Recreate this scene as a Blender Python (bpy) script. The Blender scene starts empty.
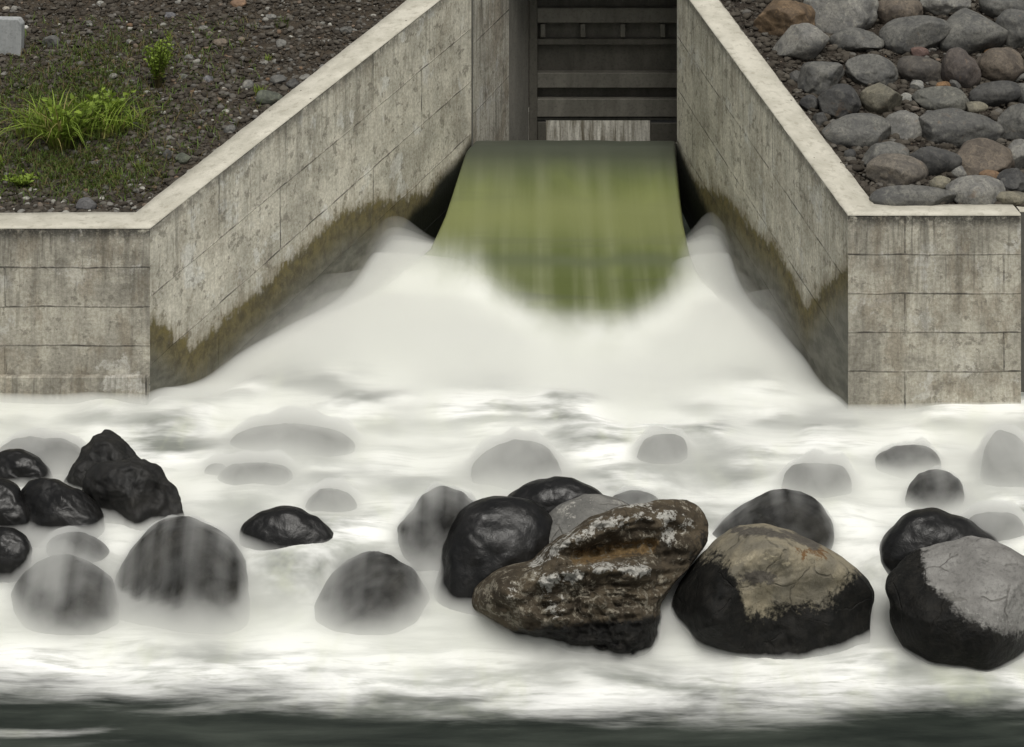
import bpy, math, random
import numpy as np
from mathutils.bvhtree import BVHTree
from mathutils import Vector

# ------------------------------------------------------------------ camera, sky, sun, exposure
sc = bpy.context.scene
F, HC, YH = 1950.0, 12.0, -373.0            # focal length in pixels, camera height, horizon row
cd = bpy.data.cameras.new('camera'); cam = bpy.data.objects.new('camera', cd); sc.collection.objects.link(cam)
cam.location = (0, 0, HC); cam.rotation_euler = (math.radians(90), 0, 0)
cd.sensor_width = 36; cd.lens = F / 1024 * 36
cd.shift_y = -(373.5 - YH) / 1024; cd.clip_start = 0.5; cd.clip_end = 2000
sc.camera = cam
SUN_EL, SUN_AZ = 64, 168                     # degrees; azimuth measured clockwise from +Y
w = bpy.data.worlds.new('World'); sc.world = w; w.use_nodes = True
nt = w.node_tree; bg = nt.nodes['Background']
sky = nt.nodes.new('ShaderNodeTexSky'); sky.sky_type = 'NISHITA'; sky.sun_disc = False
sky.sun_elevation = math.radians(SUN_EL); sky.sun_rotation = math.radians(SUN_AZ)
sky.dust_density = 4.0; sky.air_density = 1.0
hs = nt.nodes.new('ShaderNodeHueSaturation'); hs.inputs['Saturation'].default_value = 0.18
tint = nt.nodes.new('ShaderNodeMixRGB'); tint.blend_type = 'MULTIPLY'; tint.inputs[0].default_value = 1
tint.inputs[2].default_value = (1.0, 0.99, 0.955, 1)
nt.links.new(sky.outputs[0], hs.inputs['Color']); nt.links.new(hs.outputs[0], tint.inputs[1])
nt.links.new(tint.outputs[0], bg.inputs[0]); bg.inputs[1].default_value = 0.095
sd = bpy.data.lights.new('sun', 'SUN'); sd.energy = 2.3; sd.angle = math.radians(25); sd.color = (1.0, 0.975, 0.925)
so = bpy.data.objects.new('sun', sd); sc.collection.objects.link(so)
el, az = math.radians(SUN_EL), math.radians(SUN_AZ)
sdir = Vector((math.sin(az) * math.cos(el), math.cos(az) * math.cos(el), math.sin(el)))
so.rotation_euler = sdir.to_track_quat('Z', 'Y').to_euler()
sc.view_settings.view_transform = 'Standard'; sc.view_settings.look = 'None'
sc.view_settings.exposure = 0.08; sc.view_settings.gamma = 1
sc.cycles.use_denoising = True
sc.cycles.max_bounces = 12; sc.cycles.diffuse_bounces = 3; sc.cycles.glossy_bounces = 2; sc.cycles.volume_bounces = 10
sc.cycles.transparent_max_bounces = 24
col = sc.collection
random.seed(4)
rng = np.random.default_rng(7)

# ------------------------------------------------------------------ numeric helpers
def P(px, py, D):
    return np.stack([(np.asarray(px) - 512) * D / F, D + 0 * np.asarray(px), HC - (np.asarray(py) - YH) * D / F], -1)
def sst(a, b, x):
    t = np.clip((np.asarray(x, float) - a) / (b - a), 0, 1); return t * t * (3 - 2 * t)
def _h(ix, iy, iz, s):
    n = (ix * 374761393 + iy * 668265263 + iz * 2147483647 + s * 974634777) & 0xffffffff
    n = ((n ^ (n >> 13)) * 1274126177) & 0xffffffff
    n = ((n ^ (n >> 16)) * 2246822519) & 0xffffffff
    return ((n ^ (n >> 15)) & 0xffffff) / float(0xffffff)
def vn(p, s=0):                               # value noise -1..1
    p = np.asarray(p, float); i = np.floor(p).astype(np.int64); f = p - i; f = f * f * f * (f * (f * 6 - 15) + 10)
    x, y, z = i[..., 0], i[..., 1], i[..., 2]; r = 0
    for a in (0, 1):
        for b in (0, 1):
            for c in (0, 1):
                wgt = (f[..., 0] if a else 1 - f[..., 0]) * (f[..., 1] if b else 1 - f[..., 1]) * (f[..., 2] if c else 1 - f[..., 2])
                r = r + wgt * _h(x + a, y + b, z + c, s)
    return r * 2 - 1
def fbm(p, s=0, o=4, g=.5):
    r, a, q = 0, 1.0, np.asarray(p, float)
    for k in range(o):
        r = r + a * vn(q, s + k * 17); q = q * 2.03 + 11.7; a *= g
    return r
def n2(X, Y, sx, sy, s=0, o=3):
    return fbm(np.stack([X * sx, Y * sy, 0 * X + s * 3.3], -1), s, o)
def blur(A, n, it=2):
    for _ in range(it):
        for ax in (0, 1):
            c = np.cumsum(np.pad(A, [(n + 1, n) if k == ax else (0, 0) for k in (0, 1)], mode='edge'), axis=ax)
            A = (np.take(c, range(2 * n + 1, c.shape[ax]), ax) - np.take(c, range(0, c.shape[ax] - 2 * n - 1), ax)) / (2 * n + 1)
    return A

# ------------------------------------------------------------------ object helpers
def tag(o, label=None, cat=None, group=None, kind=None):
    if label: o['label'] = label
    if cat: o['category'] = cat
    if group: o['group'] = group
    if kind: o['kind'] = kind
    return o
def mesh(name, V, faces, mat, parent=None, smooth=True, attrs=None, uv=None):
    V = np.asarray(V, float).reshape(-1, 3)
    me = bpy.data.meshes.new(name)
    if isinstance(faces, np.ndarray):
        nf, k = faces.shape
        me.vertices.add(len(V)); me.vertices.foreach_set('co', V.ravel().astype(np.float32))
        me.loops.add(nf * k); me.loops.foreach_set('vertex_index', faces.ravel().astype(np.int32))
        me.polygons.add(nf); me.polygons.foreach_set('loop_start', np.arange(0, nf * k, k, dtype=np.int32))
        me.update(calc_edges=True)
    else:
        me.from_pydata(V.tolist(), [], faces)
    me.validate()
    if smooth: me.polygons.foreach_set('use_smooth', [True] * len(me.polygons))
    for an, av in (attrs or {}).items():
        a = me.attributes.new(an, 'FLOAT', 'POINT'); a.data.foreach_set('value', np.asarray(av, np.float32).ravel())
    if uv is not None:
        l = me.uv_layers.new(name='UVMap'); idx = np.empty(len(me.loops), np.int32); me.loops.foreach_get('vertex_index', idx)
        l.data.foreach_set('uv', np.asarray(uv, np.float32).reshape(-1, 2)[idx].ravel())
    me.materials.append(mat)
    o = bpy.data.objects.new(name, me); col.objects.link(o)
    if parent: o.parent = parent
    return o
def empty(name, loc=(0, 0, 0)):
    o = bpy.data.objects.new(name, None); o.location = loc; o.empty_display_size = .2; col.objects.link(o); return o
def into(root, o):
    o.parent = root; o.location = -Vector(root.location); return o
def grid_faces(n, m, flip=False):
    i = np.arange(n * m).reshape(n, m)
    q = np.stack([i[:-1, :-1], i[1:, :-1], i[1:, 1:], i[:-1, 1:]], -1).reshape(-1, 4)
    return q[:, ::-1].copy() if flip else q
def boxes(lst, jitter=0):                     # list of (x0,x1,y0,y1,z0,z1) with small chamfers
    V, Fc = [], []
    for (x0, x1, y0, y1, z0, z1) in lst:
        b = min(.012, (x1 - x0) * .2, (y1 - y0) * .2, (z1 - z0) * .2); base = len(V)
        import itertools
        pts = []
        for sx in (0, 1):
            for sy in (0, 1):
                for sz in (0, 1):
                    X, Y, Z = (x0, x1)[sx], (y0, y1)[sy], (z0, z1)[sz]
                    ix, iy, iz = X + (b if not sx else -b), Y + (b if not sy else -b), Z + (b if not sz else -b)
                    pts += [(X, iy, iz), (ix, Y, iz), (ix, iy, Z)]
        V += pts
        c = lambda sx, sy, sz, k: base + ((sx * 2 + sy) * 2 + sz) * 3 + k
        for s in (0, 1):
            q = [c(s, 0, 0, 0), c(s, 1, 0, 0), c(s, 1, 1, 0), c(s, 0, 1, 0)]; Fc.append(q if s else q[::-1])
            q = [c(0, s, 0, 1), c(1, s, 0, 1), c(1, s, 1, 1), c(0, s, 1, 1)]; Fc.append(q[::-1] if s else q)
            q = [c(0, 0, s, 2), c(1, 0, s, 2), c(1, 1, s, 2), c(0, 1, s, 2)]; Fc.append(q if s else q[::-1])
        for s in (0, 1):
            for t in (0, 1):
                Fc.append([c(0, s, t, 1), c(0, s, t, 2), c(1, s, t, 2), c(1, s, t, 1)])
                Fc.append([c(s, 0, t, 0), c(s, 0, t, 2), c(s, 1, t, 2), c(s, 1, t, 0)])
                Fc.append([c(s, t, 0, 0), c(s, t, 0, 1), c(s, t, 1, 1), c(s, t, 1, 0)])
                for r in (0, 1): Fc.append([c(s, t, r, 0), c(s, t, r, 1), c(s, t, r, 2)])
    return V, Fc

# ------------------------------------------------------------------ material helper
class M:
    def __init__(s, name, surf=True):
        s.m = bpy.data.materials.new(name); s.m.use_nodes = True; s.t = s.m.node_tree
        s.b = s.t.nodes.get('Principled BSDF'); s.out = s.t.nodes['Material Output']
    def n(s, typ, **kw):
        nd = s.t.nodes.new('ShaderNode' + typ)
        for k, v in kw.items(): setattr(nd, k, v)
        return nd
    def put(s, sock, v):
        if isinstance(v, bpy.types.NodeSocket): s.t.links.new(v, sock)
        elif v is not None:
            if isinstance(v, (tuple, list)) and len(v) == 3 and sock.type == 'RGBA': v = (*v, 1)
            sock.default_value = v
    def math(s, op, a, b=None, c=None, clamp=False):
        nd = s.n('Math', operation=op, use_clamp=clamp); s.put(nd.inputs[0], a)
        if b is not None: s.put(nd.inputs[1], b)
        if c is not None: s.put(nd.inputs[2], c)
        return nd.outputs[0]
    def mix(s, f, a, b, mode='MIX'):
        nd = s.n('MixRGB', blend_type=mode); s.put(nd.inputs[0], f); s.put(nd.inputs[1], a); s.put(nd.inputs[2], b); return nd.outputs[0]
    def attr(s, name): return s.n('Attribute', attribute_name=name).outputs['Fac']
    def obj(s): return s.n('TexCoord').outputs['Object']
    def uv(s): return s.n('TexCoord').outputs['UV']
    def pos(s): return s.n('NewGeometry').outputs['Position']
    def scale(s, v, sx, sy, sz):
        nd = s.n('Mapping'); s.put(nd.inputs[0], v); nd.inputs['Scale'].default_value = (sx, sy, sz); return nd.outputs[0]
    def noise(s, v, sc_, det=4, rough=.55, dist=0):
        nd = s.n('TexNoise'); s.put(nd.inputs['Vector'], v); nd.inputs['Scale'].default_value = sc_
        nd.inputs['Detail'].default_value = det; nd.inputs['Roughness'].default_value = rough
        nd.inputs['Distortion'].default_value = dist; return nd.outputs[0]
    def vor(s, v, sc_, feat='F1', out=0):
        nd = s.n('TexVoronoi', feature=feat); s.put(nd.inputs['Vector'], v); nd.inputs['Scale'].default_value = sc_; return nd.outputs[out]
    def ramp(s, v, a, b):
        nd = s.n('MapRange', interpolation_type='SMOOTHSTEP'); s.put(nd.inputs[0], v)
        nd.inputs[1].default_value = a; nd.inputs[2].default_value = b; return nd.outputs[0]
    def bump(s, h, d=.01, st=.6, nrm=None):
        nd = s.n('Bump'); s.put(nd.inputs['Height'], h); nd.inputs['Distance'].default_value = d
        nd.inputs['Strength'].default_value = st
        if nrm is not None: s.put(nd.inputs['Normal'], nrm)
        return nd.outputs[0]
    def end(s, c, rough=.8, nrm=None, spec=.4):
        s.put(s.b.inputs['Base Color'], c); s.put(s.b.inputs['Roughness'], rough)
        s.b.inputs['Specular IOR Level'].default_value = spec
        if nrm is not None: s.put(s.b.inputs['Normal'], nrm)
        return s.m

def mat_concrete(name, light=(.50, .475, .40), dark=(.27, .255, .215), row=.6, wid=4.1, grime=1.0, shift=0.0):
    m = M(name); uv = m.uv(); p = m.pos()
    wob = m.noise(p, 1.2, 3)
    uvw = m.n('VectorMath', operation='MULTIPLY_ADD'); 
    comb = m.n('CombineXYZ'); m.put(comb.inputs[0], m.math('MULTIPLY', m.math('SUBTRACT', wob, .5), .08)); m.put(comb.inputs[1], m.math('MULTIPLY', m.math('SUBTRACT', wob, .5), .05))
    add = m.n('VectorMath', operation='ADD'); m.put(add.inputs[0], uv); m.put(add.inputs[1], comb.outputs[0]); q = add.outputs[0]
    br = m.n('TexBrick'); m.put(br.inputs['Vector'], q); br.offset = .37; br.squash = 1
    br.inputs['Scale'].default_value = 1; br.inputs['Brick Width'].default_value = wid; br.inputs['Row Height'].default_value = row
    br.inputs['Mortar Size'].default_value = .017; br.inputs['Mortar Smooth'].default_value = .6
    br.inputs['Color1'].default_value = (.0, .0, .0, 1); br.inputs['Color2'].default_value = (1, 1, 1, 1); br.inputs['Mortar'].default_value = (.4, .4, .4, 1)
    pan = br.outputs['Color']; mor = br.outputs['Fac']
    sep = m.n('SeparateXYZ'); m.put(sep.inputs[0], uv)
    big = m.noise(p, .9, 6, .65, .2); mid = m.noise(p, 4.5, 7, .72, .15); fine = m.noise(p, 19, 5, .75)
    streak = m.noise(m.scale(q, 5.5, .35, 1), 1.0, 5, .65, .3); streak2 = m.noise(m.scale(q, 16, 1.1, 1), 1.0, 4, .6, .4)
    c = m.mix(m.ramp(big, .38, .62), dark, light)
    c = m.mix(m.math('MULTIPLY', pan, .22), c, tuple(x * 1.28 for x in light))
    # pale repaired / leached patches and warm stains
    patch = m.ramp(m.noise(m.scale(p, 1, 1, .8), 1.3, 7, .66, .25), .575, .60)
    c = m.mix(m.math('MULTIPLY', patch, .6), c, tuple(min(.72, x * 1.12) for x in (light[0], light[1] * 1.03, light[2] * 1.13)))
    smear = m.ramp(m.noise(m.scale(uv, .55, 1.1, 1), 1.0, 7, .68, .2), .53, .60); c = m.mix(m.math('MULTIPLY', smear, .5), c, tuple(x * 1.15 for x in light))
    warm = m.ramp(m.noise(m.scale(p, 1.2, 1.2, .6), 1.5, 7, .72, .2), .50, .60)
    c = m.mix(m.math('MULTIPLY', warm, .5 if grime > .8 else .3), c, (.24, .20, .145))
    # rain streaks: strongest just under the top edge
    topw = m.math('ADD', m.math('MULTIPLY', m.ramp(sep.outputs[1], 1.6, 0.0), .6), .42)
    st = m.math('MULTIPLY', m.ramp(streak, .46, .70), topw)
    c = m.mix(m.math('MULTIPLY', st, .85 * grime, clamp=True), c, (.115, .108, .09))
    st2 = m.math('MULTIPLY', m.ramp(streak2, .50, .72), topw)
    c = m.mix(m.math('MULTIPLY', st2, .75 * grime, clamp=True), c, (.13, .12, .098))
    lip = m.math('MULTIPLY', m.ramp(m.math('ADD', sep.outputs[1], m.math('MULTIPLY', m.math('SUBTRACT', mid, .5), .5)), .26, .05), m.ramp(mid, .36, .52))
    c = m.mix(m.math('MULTIPLY', lip, .9 * grime, clamp=True), c, (.030, .029, .026))
    # joints: broken dark lines
    jl = m.math('MULTIPLY', mor, m.ramp(m.noise(p, 1.9, 5, .65), .42, .62))
    c = m.mix(m.math('MULTIPLY', jl, .9), c, (.07, .066, .058))
    # spalls beside the joints
    spall = m.math('MULTIPLY', m.ramp(mid, .56, .60), .6)
    c = m.mix(spall, c, (.18, .165, .135))
    c = m.mix(m.math('MULTIPLY', m.ramp(fine, .38, .62), .75), c, m.mix(1, c, (.62, .61, .58), 'MULTIPLY'))
    hole = m.ramp(m.vor(p, 7, 'F1'), .05, .025)
    c = m.mix(m.math('MULTIPLY', hole, .8), c, (.04, .04, .035))
    # algae line and wet zone from the stain attribute (metres inside the stained zone)
    s = m.attr('stain'); edge = m.math('ADD', m.math('MULTIPLY', m.math('SUBTRACT', streak2, .5), .30), m.math('MULTIPLY', m.math('SUBTRACT', mid, .5), .7))
    se = m.math('ADD', s, edge)
    pre = m.math('MULTIPLY', m.ramp(se, -.25, .0), .45)
    c = m.mix(pre, c, (.17, .14, .085))
    alg = m.mix(m.ramp(mid, .35, .7), (.050, .042, .018), (.15, .12, .040))
    c = m.mix(m.math('MULTIPLY', m.ramp(se, -.04, .12), .9), c, alg)
    wet = m.mix(m.ramp(m.noise(m.scale(p, 1.5, 1.5, 4), 1.5, 4), .3, .7), (.070, .068, .052), (.155, .15, .122))
    c = m.mix(m.ramp(se, .25, .85), c, wet)
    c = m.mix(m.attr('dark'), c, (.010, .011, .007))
    h = m.math('ADD', m.math('MULTIPLY', fine, .35), m.math('ADD', m.math('MULTIPLY', mid, .7), m.math('MULTIPLY', mor, -.9)))
    h = m.math('SUBTRACT', h, m.math('MULTIPLY', hole, .8))
    rg = m.math('SUBTRACT', .9, m.math('MULTIPLY', m.ramp(se, .0, .5), .40))
    return m.end(c, rg, m.bump(h, .022, .85), .25)
CONC = mat_concrete('weathered_concrete', grime=.95)
CONC_BAY = mat_concrete('rain_streaked_concrete', (.50, .48, .42), (.32, .30, .26), 1.4, 9, 1.7)
CONC_SIDE = mat_concrete('weathered_concrete_pale', (.66, .63, .54), (.44, .42, .355), 1.05, 4.7, .62)
def mat_coping():
    m = M('coping_concrete'); p = m.pos(); a = m.noise(p, 2.2, 5, .6); b = m.noise(p, 22, 5, .75); g = m.noise(p, 7, 6, .7, .2)
    c = m.mix(m.ramp(a, .3, .7), (.41, .39, .325), (.54, .515, .44))
    c = m.mix(m.math('MULTIPLY', m.ramp(g, .52, .64), .55), c, (.30, .28, .225))
    c = m.mix(m.math('MULTIPLY', m.ramp(b, .5, .75), .35), c, (.30, .28, .235))
    hole = m.ramp(m.vor(p, 2.3), .055, .04)
    c = m.mix(m.math('MULTIPLY', hole, .85), c, (.07, .06, .05))
    return m.end(c, .9, m.bump(m.math('ADD', b, g), .012, .8), .25)
COPING = mat_coping()
def mat_dark(name, a, b, rough=.7, sx=1.2):
    m = M(name); p = m.pos(); n1 = m.noise(m.scale(p, sx, sx, .35), 2.0, 5, .65, .4); n_ = m.noise(p, 18, 4, .65)
    c = m.mix(m.ramp(n1, .3, .7), a, b); c = m.mix(m.math('MULTIPLY', m.ramp(n_, .45, .75), .5), c, tuple(x * .5 for x in a))
    return m.end(c, rough, m.bump(n_, .006, .5), .3)
SHADED_CONC = mat_dark('shade_toned_bay_concrete', (.14, .135, .118), (.21, .20, .175), .85)  # bay concrete with the shade beside the gate put into its colour
STEEL = mat_dark('grey_painted_steel', (.095, .09, .075), (.15, .142, .12), .6)
STEEL_D = mat_dark('dark_painted_steel', (.06, .056, .045), (.10, .094, .078), .6)
SHADE = mat_dark('shade_dark_concrete', (.07, .07, .062), (.12, .115, .10), .85)  # darker still, shade put into the colour; also for joint and seal
PALEBACK = mat_dark('streaked_pale_concrete', (.16, .14, .10), (.80, .78, .70), .85, 4)
BLOCK = mat_dark('pale_grey_concrete', (.26, .27, .27), (.38, .39, .385), .9)

def mat_boulder(name='river_worn_stone', wetz=None):
    m = M(name); ob = m.obj(); oc = m.n('ObjectInfo')
    rnd = m.n('VectorMath', operation='ADD'); m.put(rnd.inputs[0], ob); 
    cx = m.n('CombineXYZ'); m.put(cx.inputs[0], m.math('MULTIPLY', oc.outputs['Random'], 37)); m.put(cx.inputs[1], m.math('MULTIPLY', oc.outputs['Random'], 91)); m.put(rnd.inputs[1], cx.outputs[0]); p = rnd.outputs[0]
    base = m.mix(1, oc.outputs['Color'], (.86, .86, .86), 'MULTIPLY'); a = m.noise(p, 2.5, 5, .6, .5); b = m.noise(p, 9, 5, .65, .8); f = m.noise(p, 24, 5, .78)
    c = m.mix(m.ramp(a, .3, .7), m.mix(1, base, (.62, .62, .64), 'MULTIPLY'), m.mix(1, base, (1.25, 1.22, 1.16), 'MULTIPLY'))
    c = m.mix(m.math('MULTIPLY', m.ramp(b, .52, .66), .55), c, m.mix(1, base, (1.7, 1.65, 1.5), 'MULTIPLY'))
    c = m.mix(m.math('MULTIPLY', m.ramp(b, .46, .34), .55), c, m.mix(1, base, (.42, .40, .38), 'MULTIPLY'))
    c = m.mix(m.math('MULTIPLY', m.ramp(f, .48, .62), .6), c, m.mix(1, base, (.42, .42, .42), 'MULTIPLY'))
    rust = m.ramp(m.noise(p, 3.2, 5, .6, 1), .62, .72)
    c = m.mix(m.math('MULTIPLY', rust, .35), c, (.16, .10, .055))
    h = m.math('ADD', m.math('MULTIPLY', f, .25), m.math('ADD', b, m.math('MULTIPLY', m.vor(p, 14), .25)))
    return m.end(c, .78, m.bump(h, .018, .65), .35)
STONE = mat_boulder()
def mat_pebble():
    m = M('dark_gravel'); t = m.attr('tint'); p = m.pos(); f = m.noise(p, 28, 4, .75)
    cr = m.n('ValToRGB'); m.put(cr.inputs[0], t); e = cr.color_ramp.elements
    e[0].position = 0; e[0].color = (.028, .023, .017, 1); e[1].position = 1; e[1].color = (.34, .33, .29, 1)
    for ps, c_ in ((.35, (.050, .042, .032)), (.6, (.085, .075, .060)), (.78, (.12, .115, .105)), (.85, (.15, .095, .055)), (.9, (.17, .165, .15))):
        x = e.new(ps); x.color = (*c_, 1)
    c = m.mix(m.math('MULTIPLY', m.ramp(f, .4, .7), .5), cr.outputs[0], m.mix(1, cr.outputs[0], (.5, .5, .5), 'MULTIPLY'))
    return m.end(c, .85, m.bump(f, .006, .6), .3)
PEB = mat_pebble()
def mat_soil(name, a, b, green):
    m = M(name); p = m.pos(); n1 = m.noise(p, 2.2, 6, .65, .4); n_ = m.noise(p, 14, 6, .7); v = m.vor(p, 26)
    c = m.mix(m.ramp(n1, .3, .7), a, b); c = m.mix(m.math('MULTIPLY', m.ramp(n_, .4, .7), .6), c, tuple(x * .4 for x in a))
    c = m.mix(m.math('MULTIPLY', m.ramp(n_, .60, .68), .5), c, tuple(x * 2.0 for x in b))
    if green: c = m.mix(m.math('MULTIPLY', m.ramp(m.math('ADD', m.attr('moss'), m.math('MULTIPLY', m.math('SUBTRACT', n_, .5), .9)), .35, .75), .75), c, (.042, .055, .014))
    return m.end(c, .95, m.bump(m.math('ADD', n_, m.math('MULTIPLY', v, .8)), .04, .9), .15)
SOIL_L = mat_soil('volcanic_soil', (.046, .037, .027), (.075, .061, .045), True)
SOIL_R = mat_soil('gravelly_soil', (.026, .021, .017), (.048, .039, .030), False)
def mat_leaf(name, lo, hi, dry):
    m = M(name); t = m.attr('tint'); c = m.mix(t, lo, hi); c = m.mix(m.ramp(m.attr('dry'), .0, 1.0), c, dry)
    m.end(c, .6, None, .3)
    tr = m.n('BsdfTranslucent'); m.put(tr.inputs[0], c); mx = m.n('MixShader'); mx.inputs[0].default_value = .35
    m.t.links.new(m.b.outputs[0], mx.inputs[1]); m.t.links.new(tr.outputs[0], mx.inputs[2]); m.t.links.new(mx.outputs[0], m.out.inputs[0])
    return m.m
LEAF = mat_leaf('yellow_green_grass', (.10, .16, .02), (.30, .40, .06), (.28, .24, .09))
LEAF_D = mat_leaf('dark_green_grass', (.055, .095, .016), (.13, .19, .035), (.14, .11, .05))

# ------------------------------------------------------------------ water levels
_zy = [-50, 22.5, 23.6, 24.6, 25.3, 25.70, 26.12, 26.6, 27.4, 28.4, 30, 31, 32, 33, 34, 35, 36, 37, 38, 39]
_zz = [-1.12, -1.12, -1.10, -1.07, -1.03, -.97, -.28, -.21, -.14, -.08, 0, .03, .05, .08, .14, .28, .53, .84, 1.2, 1.64]
_fy = np.linspace(20, 39.5, 800); _fz = np.interp(_fy, _zy, _zz); _k = np.hanning(13); _k /= _k.sum()
_fz = np.convolve(np.pad(_fz, 6, mode='reflect', reflect_type='odd'), _k, 'valid')
def zb(Y, X=0.0):                             # level of the running water; the step of the rapids wanders with X
    X = np.asarray(X, float); sh = np.interp(X, [-6.8, -5.6, -4.8, -4.0, -3.5, -2.6, -2.1, -1.6, -.5, 0, 4.2, 4.9, 5.4, 7], [.35, .30, .0, .0, .32, .32, .0, .0, .0, .05, .05, .25, .1, .1]) * sst(24.6, 25.3, Y) * sst(28, 26.8, Y)
    return np.interp(Y + sh, _fy, _fz)
def row_to_Y(py, px=512):
    yy = np.linspace(20, 39.4, 1500); rows = YH + F * (HC - zb(yy, (px - 512) * 26 / F)) / yy
    return float(np.interp(py, rows[::-1], yy[::-1]))

# wall plan: inner corners
LA, LB, LCc = (-5.57, 30.0), (-0.80, 39.0), (0.39, 42.2)
RA, RB, RC = (5.17, 30.0), (3.30, 39.0), (3.64, 42.2)
LTZ, RTZ = (2.75, 5.04, 5.5), (2.95, 4.88, 5.35)
def xl(Y): return np.interp(Y, [LA[1], LB[1], LCc[1]], [LA[0], LB[0], LCc[0]])
def xr(Y): return np.interp(Y, [RA[1], RB[1], RC[1]], [RA[0], RB[0], RC[0]])

LB_px = ([100, 152, 170, 192, 215, 262, 300, 345, 380, 405, 430, 450, 462, 480], [312, 318, 330, 346, 326, 285, 248, 209, 199, 195, 188, 172, 154, 130])
RB_px = ([670, 678, 690, 705, 724, 744, 777, 791, 806, 821, 848, 900], [130, 152, 176, 186, 193, 217, 247, 274, 307, 286, 262, 250])
def stain_of(V, side):
    px = 512 + F * V[:, 0] / V[:, 1]; py = YH + F * (HC - V[:, 2]) / V[:, 1]
    b = np.interp(px, *(LB_px if side < 0 else RB_px)); return (py - b) * V[:, 1] / F
def wall_part(name, p0, p1, q0, q1, zt0, zt1, zbot, mat, parent, nu, nv, stain=None, u0=0, flip=False, blank=False):
    """a solid wall: gridded visible face p0-p1, thickness to q0-q1"""
    u = np.linspace(0, 1, nu)[:, None]; v = np.linspace(0, 1, nv)[None, :]
    X = p0[0] + (p1[0] - p0[0]) * u + 0 * v; Y = p0[1] + (p1[1] - p0[1]) * u + 0 * v
    zt = zt0 + (zt1 - zt0) * u; Z = zt + (zbot - zt) * v
    V = np.stack([X, Y, Z], -1).reshape(-1, 3); L = math.dist(p0, p1)
    UV = np.stack([u0 + u * L + 0 * v, (zt - Z)], -1).reshape(-1, 2)
    st = stain_of(V, stain) if stain else np.full(len(V), -9.0)
    dk = np.zeros(len(V))
    if stain:
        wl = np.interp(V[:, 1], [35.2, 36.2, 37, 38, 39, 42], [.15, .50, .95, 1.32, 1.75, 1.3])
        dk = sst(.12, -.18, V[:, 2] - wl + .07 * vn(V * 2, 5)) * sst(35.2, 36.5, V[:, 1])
    fc = grid_faces(nu, nv, flip).tolist(); n = len(V)
    back = np.array([[q0[0], q0[1], zt0], [q1[0], q1[1], zt1], [q0[0], q0[1], zbot], [q1[0], q1[1], zbot]])
    V = np.concatenate([V, back]); UV = np.concatenate([UV, [[u0, 0], [u0 + L, 0], [u0, zt0 - zbot], [u0 + L, zt1 - zbot]]])
    st = np.concatenate([st, [-9] * 4]); dk = np.concatenate([dk, [0] * 4])
    ids = np.arange(n).reshape(nu, nv)
    fc.append(list(map(int, ids[:, 0])) + [n + 1, n]); fc.append(list(map(int, ids[0, :])) + [n + 2, n])
    fc.append(list(map(int, ids[-1, :])) + [n + 3, n + 1]); fc.append([n, n + 1, n + 3, n + 2])
    o = mesh(name, V, fc, mat, None, False, {'stain': st, 'dark': dk}, UV); into(parent, o); return o
def coping_part(name, segs, parent, seed):
    """segs: list of (inner xy, outer xy, z); a thin worn slab following the wall top"""
    I = [np.array([*a, z]) for a, b, z in segs]; O = [np.array([*b, z]) for a, b, z in segs]
    rows = []
    for k in range(len(segs) - 1):
        n = max(2, int(math.dist(I[k], I[k + 1]) / .07))
        for i in range(n + (k == len(segs) - 2)):
            t = i / n; rows.append((I[k] * (1 - t) + I[k + 1] * t, O[k] * (1 - t) + O[k + 1] * t))
    V = []
    for i, (a, b) in enumerate(rows):
        d = b - a; d[2] = 0; L = np.linalg.norm(d); e = d / L
        ch = .010 + .012 * max(0, float(vn(np.array([i * .45, seed, 0.5])))) + .02 * max(0, float(vn(np.array([i * .16, seed, 3.5]))) - .45)
        z = .006 * float(vn(np.array([i * .2, seed, 9.5])))
        prof = [(-.004, -.05), (-.004, .012 - ch), (ch * .9, .022 + z), (L * .33, .024 + z), (L * .66, .024 + z), (L - .02 - .03 * abs(float(vn(np.array([i * .3, seed, 5.5])))), .02 + z), (L, -.05)]
        prof[0] = (-.004, -.006)
        for (x, zz) in prof: V.append(a + e * x + np.array([0, 0, zz]))
    o = mesh(name, V, grid_faces(len(rows), 7, False), COPING, None, False); into(parent, o); return o

# ---- left wall
Lw = empty('concrete_wall', (-5.57, 30, 0)); tag(Lw, 'weathered grey concrete wall on the left of the channel, its side rising to the gate', 'wall', 'concrete training walls')
oL = (-5.95, 30.78); nL = np.array([-.883, .47]) * .68
oLB = (LB[0] + nL[0], LB[1] + nL[1]); oLC = (LCc[0] - .68, LCc[1] + .25)
wall_part('wing_wall', (-16, 30), LA, (-16, 30.78), oL, LTZ[0], LTZ[0], -2.2, CONC, Lw, 60, 30, u0=0)
wall_part('side_wall', (LA[0], LA[1] + .004), LB, oL, oLB, LTZ[0], LTZ[1], -2.2, CONC_SIDE, Lw, 150, 90, stain=-1, u0=20)
LM = (-.065, 41.1); oLM = (-.70, 41.35); zm = 5.04 + .46 * .656
wall_part('bay_wall', LB, LM, oLB, oLM, LTZ[1], zm, -2.2, CONC_BAY, Lw, 40, 60, u0=33)
wall_part('gate_slot_wall', (LM[0] - .03, LM[1]), (LCc[0] - .03, LCc[1]), oLM, oLC, zm, LTZ[2], -2.2, SHADED_CONC, Lw, 20, 30, u0=36)  # wall colour carries the shade of the bay
coping_part('coping', [((-16, 30), (-16, 30.78), LTZ[0]), (LA, oL, LTZ[0]), (LB, oLB, LTZ[1]), (LCc, oLC, LTZ[2])], Lw, 1)
V, Fc = boxes([(LB[0] - .012, LB[0] + .022, LB[1] - .03, LB[1] + .05, -1, 5.0)]); into(Lw, mesh('joint_strip', V, Fc, SHADE, None, False))
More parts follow.
